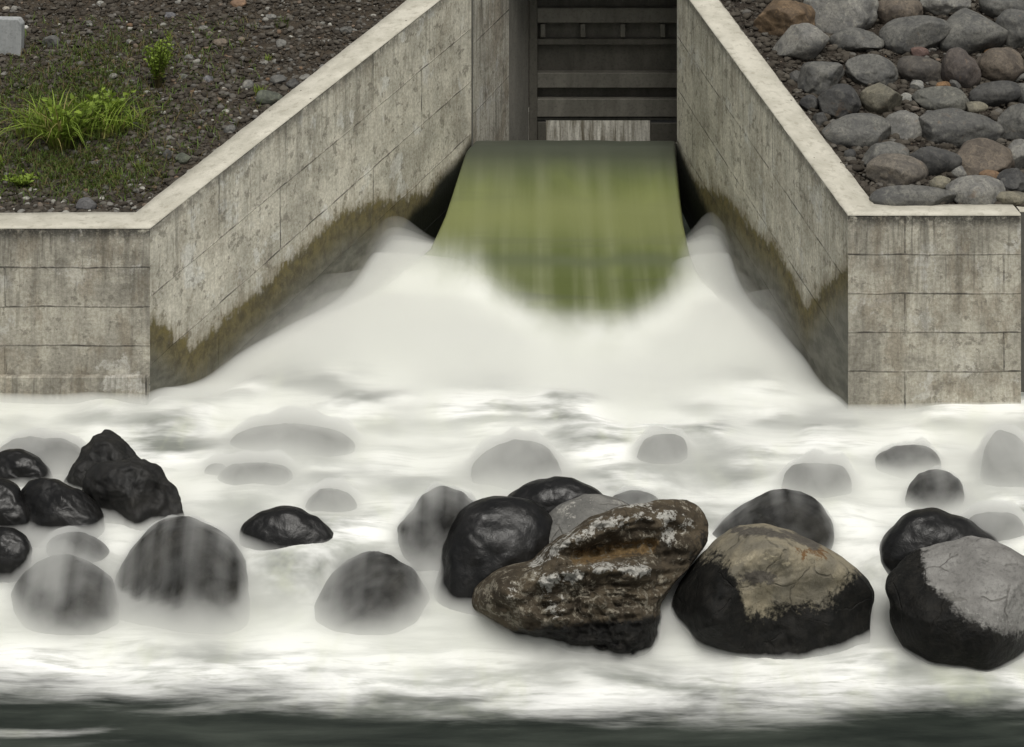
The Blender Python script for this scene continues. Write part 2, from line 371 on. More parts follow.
V, Fc = boxes([(-16, LA[0] - .01, 29.90, 30.02, -2, .50)]); into(Lw, mesh('footing_ledge', V, Fc, CONC, None, False, {'stain': [-9.] * len(V)}, np.array(V)[:, [0, 2]]))
# ---- right wall
Rw = empty('concrete_wall', (5.17, 30, 0)); tag(Rw, 'weathered concrete wall on the right of the channel, holding back the boulder slope', 'wall', 'concrete training walls')
oR = (5.68, 30.53); nR = np.array([.979, .203]) * .6
oRB = (RB[0] + nR[0], RB[1] + nR[1]); oRC = (RC[0] + .6, RC[1])
wall_part('wing_wall', RA, (7.83, 30), oR, (7.83, 30.53), RTZ[0], RTZ[0], -2.2, CONC, Rw, 40, 40, u0=50.9)
wall_part('side_wall', (RA[0], RA[1] + .004), RB, oR, oRB, RTZ[0], RTZ[1], -2.2, CONC_SIDE, Rw, 150, 90, stain=1, u0=70, flip=True)
wall_part('bay_wall', RB, RC, oRB, oRC, RTZ[1], RTZ[2], -2.2, CONC_SIDE, Rw, 40, 60, u0=83, flip=True)
c_ = [((7.83, 30), (7.83, 30.53), RTZ[0]), (RA, oR, RTZ[0]), (RB, oRB, RTZ[1]), (RC, oRC, RTZ[2])]
coping_part('coping', c_, Rw, 2)
# ---- the next wall length past the joint at the right edge
Nw = empty('concrete_wall', (7.95, 30.2, 0)); tag(Nw, 'adjoining concrete wall length past the dark joint at the right edge', 'wall', 'concrete training walls')
wall_part('wing_wall', (7.90, 30.35), (17, 30.35), (7.90, 30.9), (17, 30.9), 2.9, 2.9, -2.2, SHADE, Nw, 20, 10, u0=90)
coping_part('coping', [((17, 30.35), (17, 30.9), 2.9), ((7.90, 30.35), (7.90, 30.9), 2.9)], Nw, 3)

# ------------------------------------------------------------------ gate bay
GD = 42.2
def gx(px, D=GD): return (px - 512) * D / F
def gz(py, D=GD): return HC - (py - YH) * D / F
gate = empty('sluice_gate', (2, GD, 1.5)); tag(gate, 'dark steel sluice gate with horizontal beams, raised above the water in its bay', 'gate')
def gbox(name, lst, mat, parent=gate):
    V, Fc = boxes(lst); return into(parent, mesh(name, V, Fc, mat, None, False))
x0, x1 = gx(537), gx(677) + .05
gbox('skin_plate', [(x0, x1, GD + .26, GD + .30, gz(119), gz(-30))], STEEL_D)
for (a, b, yy, mt) in ((8, 23, .0, STEEL), (39, 45, .08, STEEL_D), (73, 88, -.02, STEEL), (99, 117, -.04, STEEL), (-24, -2, .0, STEEL)):
    D = GD + yy; gbox('beam', [(x0, x1, D, GD + .26, gz(b, D), gz(a, D))], mt)
for px in (543, 583, 623, 663):
    gbox('stiffener', [(gx(px) - .055, gx(px) + .055, GD + .05, GD + .26, gz(38), gz(24.5))], STEEL)
for px in (574, 640): gbox('plate_seam', [(gx(px) - .012, gx(px) + .012, GD + .245, GD + .26, gz(71), gz(47))], STEEL_D)
gbox('bottom_seal', [(x0, x1, GD + .04, GD + .2, gz(121), gz(118))], SHADE)
gbox('guide_rail', [(gx(529), gx(537.3), GD - .05, GD + .35, gz(150), gz(-30))], STEEL_D)
gbox('guide_rail', [(x1 + .01, x1 + .12, GD - .05, GD + .35, gz(150), gz(-30))], STEEL_D)
gbox('bearing_block', [(gx(537.5), gx(546), GD + .02, GD + .3, gz(150), gz(122))], STEEL_D)
gbox('bearing_block', [(gx(651), x1, GD + .0, GD + .3, gz(142), gz(123))], STEEL_D)
tag(mesh('gate_pier', *boxes([(LCc[0] - .9, gx(529) - .01, GD + .01, GD + .8, -2, 6.3)]), SHADED_CONC, None, False), 'concrete pier left of the raised gate, darkened for the bay shade', 'pier')
bw = mesh('back_wall', *boxes([(-3, 7, 46.5, 46.9, -2, .45)]), PALEBACK, None, False); tag(bw, 'pale streaked concrete wall seen through the gap under the gate', 'wall')
dk = empty('shade_deck', (2, 41.6, 5.6)); tag(dk, 'unseen concrete deck added over the gate to shade the bay', 'deck')  # out of view, added to keep sky light out of the bay
into(dk, mesh('shade_slab', *boxes([(-1.8, 5.4, 40.4, 42.55, 5.56, 5.9)]), SHADE, None, False))
into(dk, mesh('shade_beam', *boxes([(-.2, 3.5, 41.2, 41.55, 4.55, 5.55)]), SHADE, None, False))

# ------------------------------------------------------------------ slopes
SL = {-1: (2.70, 30.78, (LTZ[1] - LTZ[0]) / 9), 1: (2.90, 30.53, (RTZ[1] - RTZ[0]) / 9)}
def ground_z(side, X, Y):
    z0, y0, k = SL[side]; return z0 + k * (Y - y0) + .035 * n2(np.asarray(X, float), np.asarray(Y, float), .9, .9, 3) + .02 * n2(np.asarray(X, float), np.asarray(Y, float), 4, 4, 8)
def on_ground(px, py, side):
    z0, y0, k = SL[side]; Y = (HC - z0 + k * y0) / ((py - YH) / F + k); return (px - 512) * Y / F, Y
def edge_x(side, Y):
    return np.interp(Y, [30.7, 39.3, 42.5, 80], [oL[0] + .03, oLB[0] + .03, oLC[0], oLC[0] - 2]) if side < 0 else np.interp(Y, [30.5, 39.1, 42.5, 80], [oR[0] - .03, oRB[0] - .03, oRC[0], oRC[0] + 2])
for side, nm, mt in ((-1, 'hillside', SOIL_L), (1, 'hillside', SOIL_R)):
    s = np.concatenate([np.linspace(0, 11, 190), np.geomspace(11.3, 90, 14)])[:, None]
    Y = np.concatenate([np.linspace(SL[side][1] - .06, 41, 200), np.geomspace(41.3, 140, 16)])[None, :]
    X = edge_x(side, Y) + side * s; Yg = Y + 0 * s
    Z = ground_z(side, X, Yg) + .03 * n2(X, Yg, 9, 9, 5, 3)
    px = 512 + F * X / Yg; py = YH + F * (HC - Z) / Yg
    moss = np.exp(-(((px - 75) / 75) ** 2 + ((py - 105) / 38) ** 2)) + .8 * np.exp(-(((px - 40) / 70) ** 2 + ((py - 178) / 22) ** 2)) + .35 * np.exp(-(((px - 110) / 60) ** 2 + ((py - 55) / 25) ** 2))
    o = mesh(nm, np.stack([X, Yg, Z], -1), grid_faces(*X.shape, flip=(side < 0)), mt, attrs={'moss': moss}); tag(o, kind='structure')
bed = mesh('riverbed', [(-400, -200, -2.4), (400, -200, -2.4), (400, 900, -2.4), (-400, 900, -2.4)], [[0, 1, 2, 3]], SOIL_R); tag(bed, kind='structure')

def trough(X, Y):                             # the water runs lower along both channel walls
    a = np.interp(Y, [29, 30, 39], [-6.1, LA[0], LB[0]]); b = np.interp(Y, [29, 30, 39], [5.4, RA[0], RB[0]])
    return -.42 * (np.exp(-((X - a) / .75) ** 2) + np.exp(-((X - b) / .6) ** 2)) * sst(30.1, 31.6, Y) * sst(35.9, 34.9, Y)
# ------------------------------------------------------------------ stones
def ico(sub):
    import bmesh
    b = bmesh.new(); bmesh.ops.create_icosphere(b, subdivisions=sub, radius=1)
    V = np.array([v.co[:] for v in b.verts]); Fc = np.array([[v.index for v in f.verts] for f in b.faces]); b.free(); return V, Fc
ICO = {k: ico(k) for k in (1, 2, 3, 5)}
def cut(U, planes):
    for n, d in planes:
        k = U @ n; over = np.maximum(0, k - d); U = U - over[:, None] * n * .92
    return U
def stone_shape(seed, facets=4, rough=.12, sub=5, fd=(.62, .85)):
    r = np.random.default_rng(seed); U = ICO[sub][0].copy()
    U *= (1 + .22 * vn(U * .9 + seed * 3.1, seed) + rough * .6 * vn(U * 2.1 + seed, seed + 3))[:, None]
    pl = []
    for k in range(facets):
        n = r.normal(size=3); n /= np.linalg.norm(n); pl.append((n, r.uniform(*fd)))
    U = cut(U, pl)
    U *= (1 + rough * .22 * fbm(U * 4 + seed, seed + 9, 3) + rough * .06 * fbm(U * 15 + seed, seed + 5, 2))[:, None]
    return U
def slope_stone(name, px, py, w_, h_, side, color, seed, label, group, facets=4, rough=.12, tilt=0):
    X, Y = on_ground(px, py + h_ * .28, side); m_ = Y / F
    U = stone_shape(seed, facets, rough); lo, hi = U.min(0), U.max(0); U = (U - (lo + hi) / 2) / ((hi - lo) / 2)
    a = w_ / 2 * m_; hh = h_ / 2 * m_; b = min(a, hh * 1.25); c = math.sqrt(max((hh * .55) ** 2, hh * hh - (.3 * b) ** 2)) * 1.1
    Q = U * [a, b, c]; ct, st_ = math.cos(tilt), math.sin(tilt); Q = np.stack([Q[:, 0] * ct - Q[:, 2] * st_, Q[:, 1], Q[:, 0] * st_ + Q[:, 2] * ct], -1)
    o = mesh(name, Q, ICO[5][1], STONE); o.location = (X, Y + .1 * b, float(ground_z(side, X, Y)) + c * .42)
    o.color = (*color, 1); tag(o, label, 'boulder' if w_ > 18 else 'stone', group); return o
GR, LG, DG, BR, TN, OR, YG, RD = (.125, .125, .118), (.20, .198, .185), (.072, .072, .070), (.125, .105, .085), (.17, .135, .095), (.19, .115, .06), (.17, .16, .125), (.13, .085, .075)
RIP = [
 (786, 17, 56, 38, (.15, .105, .065), 6, .2, 0, 'brown angular hollowed boulder at the top left of the boulder slope'),
 (841, 11, 66, 38, LG, 3, .1, 0, 'big pale grey rounded boulder right of the brown angular one, top row'),
 (898, 9, 44, 32, BR, 3, .1, 0, 'warm grey wedge boulder cut by the top edge, third in the top row'),
 (946, 3, 46, 24, LG, 2, .1, 0, 'pale mottled boulder half cut off by the top edge of the photo'),
 (1005, 6, 44, 26, GR, 3, .1, 0, 'grey boulder with a dark hole in the top right corner'),
 (801, 40, 50, 34, LG, 7, .08, .15, 'light faceted boulder with a dark right face, nearest below the brown one'),
 (857, 38, 48, 23, GR, 4, .1, .1, 'grey wedge boulder just below the big pale one in the top row'),
 (916, 33, 63, 34, GR, 2, .08, .2, 'smooth grey oval boulder, left of a matching pair in the second row'),
 (971, 30, 64, 40, GR, 2, .08, .25, 'smooth grey boulder tilted up to the right, right of the second-row pair'),
 (1016, 29, 36, 38, GR, 2, .08, 0, 'smooth round grey boulder at the right edge in the second row'),
 (821, 75, 42, 30, GR, 7, .12, .1, 'faceted grey boulder near the sloping coping in the third row'),
 (873, 67, 49, 29, GR, 5, .12, -.15, 'rough grey boulder with scratched top in the middle of the third row'),
 (921, 68, 43, 23, (.085, .078, .07), 2, .07, -.1, 'flat dark oval boulder in the third row'),
 (961, 68, 34, 38, (.095, .082, .075), 2, .09, 0, 'dark brownish egg-shaped upright boulder in the third row'),
 (999, 64, 43, 34, BR, 2, .09, 0, 'round warm grey boulder beside the dark upright egg-shaped one'),
 (839, 98, 38, 31, DG, 5, .1, 0, 'dark triangular boulder in the fourth row nearest the coping'),
 (882, 97, 36, 29, YG, 5, .08, -.1, 'yellowish square-cut boulder right of the dark triangular one'),
 (941, 97, 50, 22, (.135, .135, .12), 3, .09, -.08, 'flat greenish grey oval boulder in the fourth row'),
 (995, 94, 51, 23, DG, 4, .1, .12, 'dark pointed boulder right of the flat greenish grey oval'),
 (1026, 96, 18, 22, GR, 3, .1, 0, 'sliver of grey boulder at the right edge in the fourth row'),
 (857, 129, 61, 30, GR, 3, .1, .05, 'long grey boulder with a rusty spot against the sloping coping'),
 (905, 123, 37, 25, LG, 3, .1, 0, 'pale blocky boulder with a whitish lip in the fifth row'),
 (960, 123, 76, 34, (.105, .105, .1), 4, .12, .08, 'largest grey boulder of the fifth row with a cracked face'),
 (1018, 122, 36, 36, GR, 3, .1, 0, 'big mottled boulder cut by the right edge in the fifth row'),
 (885, 155, 44, 25, GR, 4, .12, .1, 'grey boulder half behind the tan-topped one in the sixth row'),
 (898, 171, 56, 30, (.15, .135, .115), 3, .1, 0, 'domed tan and grey boulder above the long bottom one'),
 (934, 163, 51, 25, DG, 3, .09, -.2, 'dark grey boulder sloping down to the right in the sixth row'),
 (983, 155, 55, 37, BR, 4, .12, 0, 'brown blocky boulder with ochre stains in the sixth row'),
 (1020, 155, 26, 28, LG, 2, .07, 0, 'pale smooth round boulder at the right edge in the sixth row'),
 (914, 196, 78, 23, GR, 2, .05, 0, 'long smooth flat boulder lying on the level coping'),
 (977, 191, 53, 27, LG, 3, .1, 0, 'pale domed boulder with a black hollow beside the level coping'),
 (1012, 181, 26, 22, DG, 6, .14, 0, 'dark angular rock above the pale domed boulder near the right edge'),
 (992, 177, 24, 15, (.16, .105, .065), 4, .1, -.1, 'small orange brown boulder under the brown blocky one'),
 (1012, 199, 36, 13, YG, 2, .06, 0, 'low pale boulder peeping over the coping at the right end'),
 (958, 172, 15, 11, LG, 1, .05, 0, 'small pale round stone between dark sloping and brown blocky boulders'),
 (940, 186, 19, 15, YG, 5, .1, 0, 'small triangular tan stone above the long bottom boulder'),
 (796, 75, 12, 11, DG, 1, .05, 0, 'small dark round stone close to the coping in the third row'),
 (809, 101, 17, 15, DG, 3, .1, 0, 'dark cobble left of the dark triangular boulder'),
 (820, 117, 13, 13, DG, 3, .1, .5, 'tilted dark cobble above the long boulder at the coping'),
 (917, 85, 12, 10, (.28, .28, .26), 2, .05, 0, 'small whitish stone under the flat dark oval boulder'),
 (907, 98, 13, 9, (.25, .25, .23), 4, .08, 0, 'small pale flat stone right of the yellowish square-cut boulder'),
 (920, 52, 16, 11, RD, 2, .06, 0, 'small reddish stone below the smooth pair of oval boulders'),
 (943, 84, 15, 8, OR, 2, .05, 0, 'small bright orange stone above the flat greenish grey oval'),
 (977, 106, 20, 10, YG, 2, .06, 0, 'small pale greenish stone below the dark pointed boulder'),
 (955, 84, 10, 10, GR, 2, .06, 0, 'small grey stone leaning on the dark egg-shaped boulder'),
 (992, 51, 14, 8, OR, 2, .05, 0, 'small rusty stone just above the round warm grey boulder'),
 (1018, 76, 14, 9, GR, 2, .05, 0, 'small grey stone at the right edge between third and fourth row'),
 (850, 155, 11, 10, DG, 2, .05, 0, 'small dark stone against the coping below the long boulder'),
 (930, 114, 10, 9, GR, 2, .05, 0, 'small grey stone between the blocky and the largest fifth-row boulders'),
]
for i, (px, py, w_, h_, c_, fa, ro, ti, lb) in enumerate(RIP):
    slope_stone('boulder', px, py + h_ * .04, w_ * 1.15, h_ * 1.2, 1, c_, 100 + i, lb, 'boulders on the right slope', fa, ro, ti)
LST = [
 (51, 40, 18, 13, GR, 'grey brown rock near the pale concrete block'), (87, 202, 20, 14, (.10, .10, .105), 'smooth dark grey stone just above the left coping'),
 (238, 3, 17, 10, (.34, .22, .14), 'orange tan stone at the top edge of the left slope'), (220, 43, 16, 11, (.17, .14, .11), 'brownish wedge stone below the orange tan one'),
 (281, 43, 11, 10, LG, 'pale round stone in the upper right of the left slope'), (189, 59, 10, 8, LG, 'small pale stone right of the leafy shrub'),
 (208, 79, 12, 8, (.19, .19, .20), 'bluish grey stone right and below the leafy shrub'), (183, 77, 11, 6, GR, 'flat stone touching the foot of the leafy shrub'),
 (248, 86, 12, 11, LG, 'pale upright stone above the big greenish rock'), (270, 99, 27, 17, (.11, .12, .095), 'largest greenish grey rock beside the left coping'),
 (278, 79, 17, 12, (.12, .12, .115), 'grey rock behind the largest greenish one'), (293, 84, 15, 13, DG, 'dark rock wedged against the left coping'),
 (271, 17, 11, 6, LG, 'pale flat stone near the top of the left slope'), (203, 28, 11, 5, LG, 'thin light stone above the brownish wedge stone'),
 (100, 4, 8, 6, (.3, .3, .28), 'whitish stone at the top edge left of centre'), (91, 26, 10, 4, LG, 'thin pale stone above the low green patch'),
 (6, 9, 8, 5, (.36, .34, .29), 'cream stone just over the concrete block'), (14, 8, 8, 5, LG, 'grey pebble beside the cream one over the block'),
 (26, 27, 6, 5, (.5, .5, .48), 'white pebble touching the right side of the block'), (167, 156, 9, 12, DG, 'small dark upright stone low on the left slope'),
 (183, 160, 17, 13, (.10, .11, .085), 'mossy rock low on the left slope near the coping'), (346, 33, 13, 8, GR, 'grey stone high up beside the left coping'),
 (305, 75, 12, 8, LG, 'pale stone lying close to the left coping'), (323, 65, 9, 7, LG, 'small light stone nearest the coping edge mid slope'),
 (322, 24, 6, 5, (.22, .22, .2), 'tiny pale stone under the coping top on the left slope'), (170, 15, 12, 6, (.15, .15, .16), 'bluish flat stone high on the left slope above the shrub'),
 (265, 62, 7, 6, LG, 'small pale stone midway between shrub and coping'), (130, 42, 8, 6, (.24, .24, .22), 'light pebble just left of the leafy shrub'),
 (117, 58, 6, 4, (.3, .3, .28), 'tiny white pebble left of the leafy shrub foot'), (230, 130, 13, 9, GR, 'dull grey stone by the coping below the greenish rock')]
for i, (px, py, w_, h_, c_, lb) in enumerate(LST):
    slope_stone('stone', px, py, w_, h_, -1, c_, 300 + i, lb, 'stones on the left slope', 4, .12, .1 * ((i % 3) - 1))
# gravel between them
def gravel(name, side, n, rmin, rmax, light, seed):
    r = np.random.default_rng(seed); U, Fc = ICO[2]; k = len(U)
    Y = r.uniform(SL[side][1], 40.2, n); s = r.uniform(0, 1, n) ** .9 * (6.6 if side < 0 else 4.6) + .0
    lim = (8.3 if side < 0 else 8.3); ex = edge_x(side, Y); s = r.uniform(0, 1, n); X = ex + side * s * (Y * .2626 + .9 - side * ex)
    R = rmin * (rmax / rmin) ** (r.uniform(0, 1, n) ** 2.6)
    Z = ground_z(side, X, Y)
    sc_ = np.stack([R * r.uniform(.8, 1.35, n), R * r.uniform(.8, 1.2, n), R * r.uniform(.5, .85, n)], -1)
    th = r.uniform(0, 6.28, n); fac = r.normal(size=(n, 3, 3)); fac /= np.linalg.norm(fac, axis=2, keepdims=True)
    W = np.repeat(U[None], n, 0)
    for j in range(3):
        d = np.einsum('nvk,nk->nv', W, fac[:, j]); W = W - np.maximum(0, d - .55)[..., None] * fac[:, j][:, None, :] * .9
    W = W * sc_[:, None, :]; ct, st_ = np.cos(th)[:, None], np.sin(th)[:, None]
    V = np.stack([W[..., 0] * ct - W[..., 1] * st_ + X[:, None], W[..., 0] * st_ + W[..., 1] * ct + Y[:, None], W[..., 2] + (Z + R * .25)[:, None]], -1)
    tint_ = np.clip(r.beta(1.6, 2.6, n) * light, 0, 1); FF = (Fc[None] + (np.arange(n) * k)[:, None, None]).reshape(-1, 3)
    o = mesh(name, V, FF, PEB, smooth=True, attrs={'tint': np.repeat(tint_, k)}); return o
tag(gravel('gravel', -1, 38000, .011, .075, 1.1, 5), 'dark volcanic gravel covering the left slope', None, None, 'stuff')
tag(gravel('gravel', 1, 16000, .016, .10, .9, 6), 'dark and brown gravel between the boulders', None, None, 'stuff')

# concrete block top left
bx, by = on_ground(4, 54, -1); z0 = float(ground_z(-1, bx, by)); mm = by / F
prof = [(-34, 0), (16.5, 0), (17.5, 20), (17.5, 34), (14, 39), (-34, 40)]
V = [(bx + a * mm, by, z0 + (b - 4) * mm * 1.02) for a, b in prof] + [(bx + a * mm, by + .25, z0 + (b - 4) * mm * 1.02) for a, b in prof]
n = len(prof); Fc = [list(range(n)), list(range(2 * n - 1, n - 1, -1))] + [[i, i + n, (i + 1) % n + n, (i + 1) % n] for i in range(n)]
o = mesh('concrete_block', V, Fc, BLOCK, None, False); bv = o.modifiers.new('b', 'BEVEL'); bv.width = .02; bv.segments = 2
tag(o, 'pale grey concrete block with rounded corner at the top left', 'block')

# ------------------------------------------------------------------ plants
def blades(n, base, spread, length, lean, width, seed, up=1.0, dry=.15, droop=1.0):
    r = np.random.default_rng(seed); V, Fc, T, Dr = [], [], [], []
    for i in range(n):
        a = r.uniform(0, 6.28); d = np.array([math.cos(a), math.sin(a)]); rr = spread * math.sqrt(r.uniform())
        a2 = r.uniform(0, 6.28); p = np.array([base[0] + math.cos(a2) * rr, base[1] + math.sin(a2) * rr, base[2] - .03])
        L = length * r.uniform(.45, 1.1); le = lean * r.uniform(.2, 1.2); wd = width * r.uniform(.6, 1.2); perp = np.array([-d[1], d[0], 0])
        t0_, dr = r.uniform(0, 1), (1.0 if r.uniform() < dry else 0.0); m0 = len(V); S = 6
        for k in range(S):
            t = k / (S - 1); hor = le * L * (t ** 1.6); ver = up * L * (t - .35 * droop * le * t ** 3 - .1 * t * t)
            q = p + np.array([d[0] * hor, d[1] * hor, ver]); ww = wd * (1 - t ** 2.2) + .0008
            V += [q - perp * ww, q + perp * ww]; T += [t0_ * .6 + .4 * t] * 2; Dr += [dr if dr else max(0, .8 - t * 3)] * 2
        Fc += [[m0 + 2 * k, m0 + 2 * k + 1, m0 + 2 * k + 3, m0 + 2 * k + 2] for k in range(S - 1)]
    return V, Fc, T, Dr
def plant(name, label, cat, group, px, py, n, spread, length, lean, width, seed, mat=LEAF, **kw):
    X, Y = on_ground(px, py, -1); z = float(ground_z(-1, X, Y)); V, Fc, T, Dr = blades(n, (0, 0, 0), spread, length, lean, width, seed, **kw)
    o = mesh(name, V, Fc, mat, attrs={'tint': T, 'dry': Dr}); o.location = (X, Y, z); tag(o, label, cat, group); return o
G1 = 'plants on the left slope'
plant('grass_clump', 'tallest yellow green grass clump on the left slope', 'grass', G1, 60, 148, 120, .16, 1.35, 1.0, .017, 1, dry=.25, droop=1.6)
plant('grass_clump', 'bushy darker green grass clump right of the tallest one', 'grass', G1, 100, 130, 120, .42, .85, 1.0, .015, 2, mat=LEAF)
plant('grass_clump', 'short grass clump at the right end of the green patch', 'grass', G1, 130, 126, 50, .25, .55, 1.0, .013, 3, mat=LEAF)
plant('grass_clump', 'small bright clump left of the tallest grass', 'grass', G1, 34, 136, 70, .3, .95, 1.1, .016, 4)
plant('grass_tuft', 'small yellow green tuft below the grass patch', 'grass', G1, 142, 168, 60, .10, .22, .8, .008, 5)
plant('grass_tuft', 'little tuft just left of the lower yellow green tuft', 'grass', G1, 117, 178, 36, .07, .20, .8, .008, 6)
plant('grass_tuft', 'thin sprig at the coping side of the largest greenish rock', 'grass', G1, 259, 96, 46, .08, .28, .6, .008, 7)
plant('grass_tuft', 'tuft growing high on the slope near the coping', 'grass', G1, 268, 58, 26, .06, .2, .6, .007, 8)
plant('grass_tuft', 'tuft in the gravel right of the green patch', 'grass', G1, 191, 113, 26, .07, .14, .9, .008, 9)
plant('grass_tuft', 'tuft at the left edge low on the slope', 'grass', G1, 3, 165, 46, .12, .26, .8, .009, 10)
plant('grass_tuft', 'sparse sprig above the leafy shrub', 'grass', G1, 168, 36, 24, .10, .2, .7, .007, 11)
plant('grass_tuft', 'sprig near the top edge over the coping', 'grass', G1, 282, 26, 30, .12, .3, .5, .006, 12, mat=LEAF_D)
def leafy(name, label, px, py, h, wd, nst, nl, lf, seed, flat=False):
    r = np.random.default_rng(seed); X, Y = on_ground(px, py, -1); root = empty(name, (X, Y, float(ground_z(-1, X, Y)))); tag(root, label, 'shrub' if not flat else 'weed', G1)
    V, Fc, T, Dr = [], [], [], []; SV, SF, ST, SD = [], [], [], []
    for i in range(nst):
        a = r.uniform(0, 6.28); d = np.array([math.cos(a), math.sin(a), 0]); L = h * r.uniform(.6, 1.05); le = wd * r.uniform(.1, 1) / h
        pr = np.array([0, 0, 0.]) + d * .05 * r.uniform(); m0 = len(SV); pp = np.array([-d[1], d[0], 0]) * .006
        for k in range(6):
            t = k / 5; q = pr + d * le * L * t ** 1.2 + np.array([0, 0, L * t * (1 - .15 * t)]); SV += [q - pp, q + pp, q + d * .006]; ST += [.1] * 3; SD += [.8 - .4 * t] * 3
        for k in range(5):
            for j in range(3): SF.append([m0 + 3 * k + j, m0 + 3 * k + (j + 1) % 3, m0 + 3 * k + 3 + (j + 1) % 3, m0 + 3 * k + 3 + j])
        for k in range(nl):
            t = r.uniform(.25 if not flat else 0, 1); q = pr + d * le * L * t ** 1.2 + np.array([0, 0, L * t * (1 - .15 * t)])
            b = r.normal(size=3); b[2] = abs(b[2]) * .6 + .15; b /= np.linalg.norm(b); sd_ = np.cross(b, r.normal(size=3)); sd_ /= np.linalg.norm(sd_); l = lf * r.uniform(.6, 1.2); m1 = len(V)
            up_ = np.cross(b, sd_) * l * .12
            V += [q, q + b * l * .5 + sd_ * l * .24 + up_, q + b * l, q + b * l * .5 - sd_ * l * .24 + up_]; tt = r.uniform(.2, 1) * (.4 + .6 * t); T += [tt] * 4; Dr += [.7 if t < .35 and r.uniform() < .5 else 0] * 4; Fc.append([m1, m1 + 1, m1 + 2, m1 + 3])
    mesh('foliage', V, Fc, LEAF, root, attrs={'tint': T, 'dry': Dr}); mesh('stem', SV, SF, LEAF_D, root, attrs={'tint': ST, 'dry': SD})
leafy('leafy_shrub', 'bright green leafy shrub standing alone in the gravel', 158, 88, 1.0, .40, 40, 26, .075, 21)
leafy('leafy_weed', 'low bright green weed patch near the left edge above the coping', 22, 186, .22, .34, 34, 16, .08, 22, True)
leafy('tall_weed', 'broad-leaved tall weed rising out of the tallest grass clump', 72, 148, .95, .62, 16, 16, .17, 23)
leafy('tall_weed', 'leafy weed between the tallest grass and the darker clump', 104, 124, .7, .5, 14, 14, .13, 24)
# ground cover of short grass
r = np.random.default_rng(31); V, Fc, T, Dr = [], [], [], []
cnt = 0
while cnt < 7000:
    px, py = r.uniform(-40, 260), r.uniform(20, 205)
    dn = math.exp(-(((px - 70) / 62) ** 2 + ((py - 112) / 28) ** 2)) + .55 * math.exp(-(((px - 60) / 90) ** 2 + ((py - 172) / 22) ** 2)) + .3 * math.exp(-(((px - 105) / 55) ** 2 + ((py - 58) / 16) ** 2)) + .06
    if r.uniform() > dn * (1 + .8 * float(vn(np.array([px * .06, py * .12, 4.5])))): continue
    if py > 205 - max(0, (px - 135)) * .75: continue
    X, Y = on_ground(px, py, -1); v, f, t, d = blades(2, (X, Y, float(ground_z(-1, X, Y))), .05, .26, 1.0, .008, int(r.integers(1e9)), dry=.35)
    b = len(V); V += v; Fc += [[q + b for q in ff] for ff in f]; T += t; Dr += d; cnt += 1
tag(mesh('short_grass', V, Fc, LEAF_D, attrs={'tint': T, 'dry': Dr}), 'sparse short grass on the left slope', None, None, 'stuff')

# ------------------------------------------------------------------ river rocks
def mat_wet(name='wet_black_rock', lo=(.006, .006, .006), hi=(.020, .019, .017), rough=.36):
    m = M(name); p = m.obj(); a = m.noise(p, 2.2, 5, .6, .4); b = m.noise(p, 11, 5, .7, .5); f = m.noise(p, 28, 4, .75)
    c = m.mix(m.ramp(a, .35, .7), lo, hi); c = m.mix(m.math('MULTIPLY', m.ramp(b, .55, .72), .5), c, tuple(x * 2.2 for x in hi))
    rg = m.math('ADD', rough, m.math('MULTIPLY', m.math('SUBTRACT', b, .5), .5))
    return m.end(c, rg, m.bump(m.math('ADD', m.math('MULTIPLY', f, .35), b), .014, .6), .34)
WET = mat_wet(lo=(.003, .003, .003), hi=(.009, .0086, .008)); WET_ROUGH = mat_wet('wet_rough_rock', (.005, .005, .0047), (.017, .016, .014), .65); VEIL = mat_wet('submerged_rock', (.010, .010, .009), (.026, .025, .021), .7)
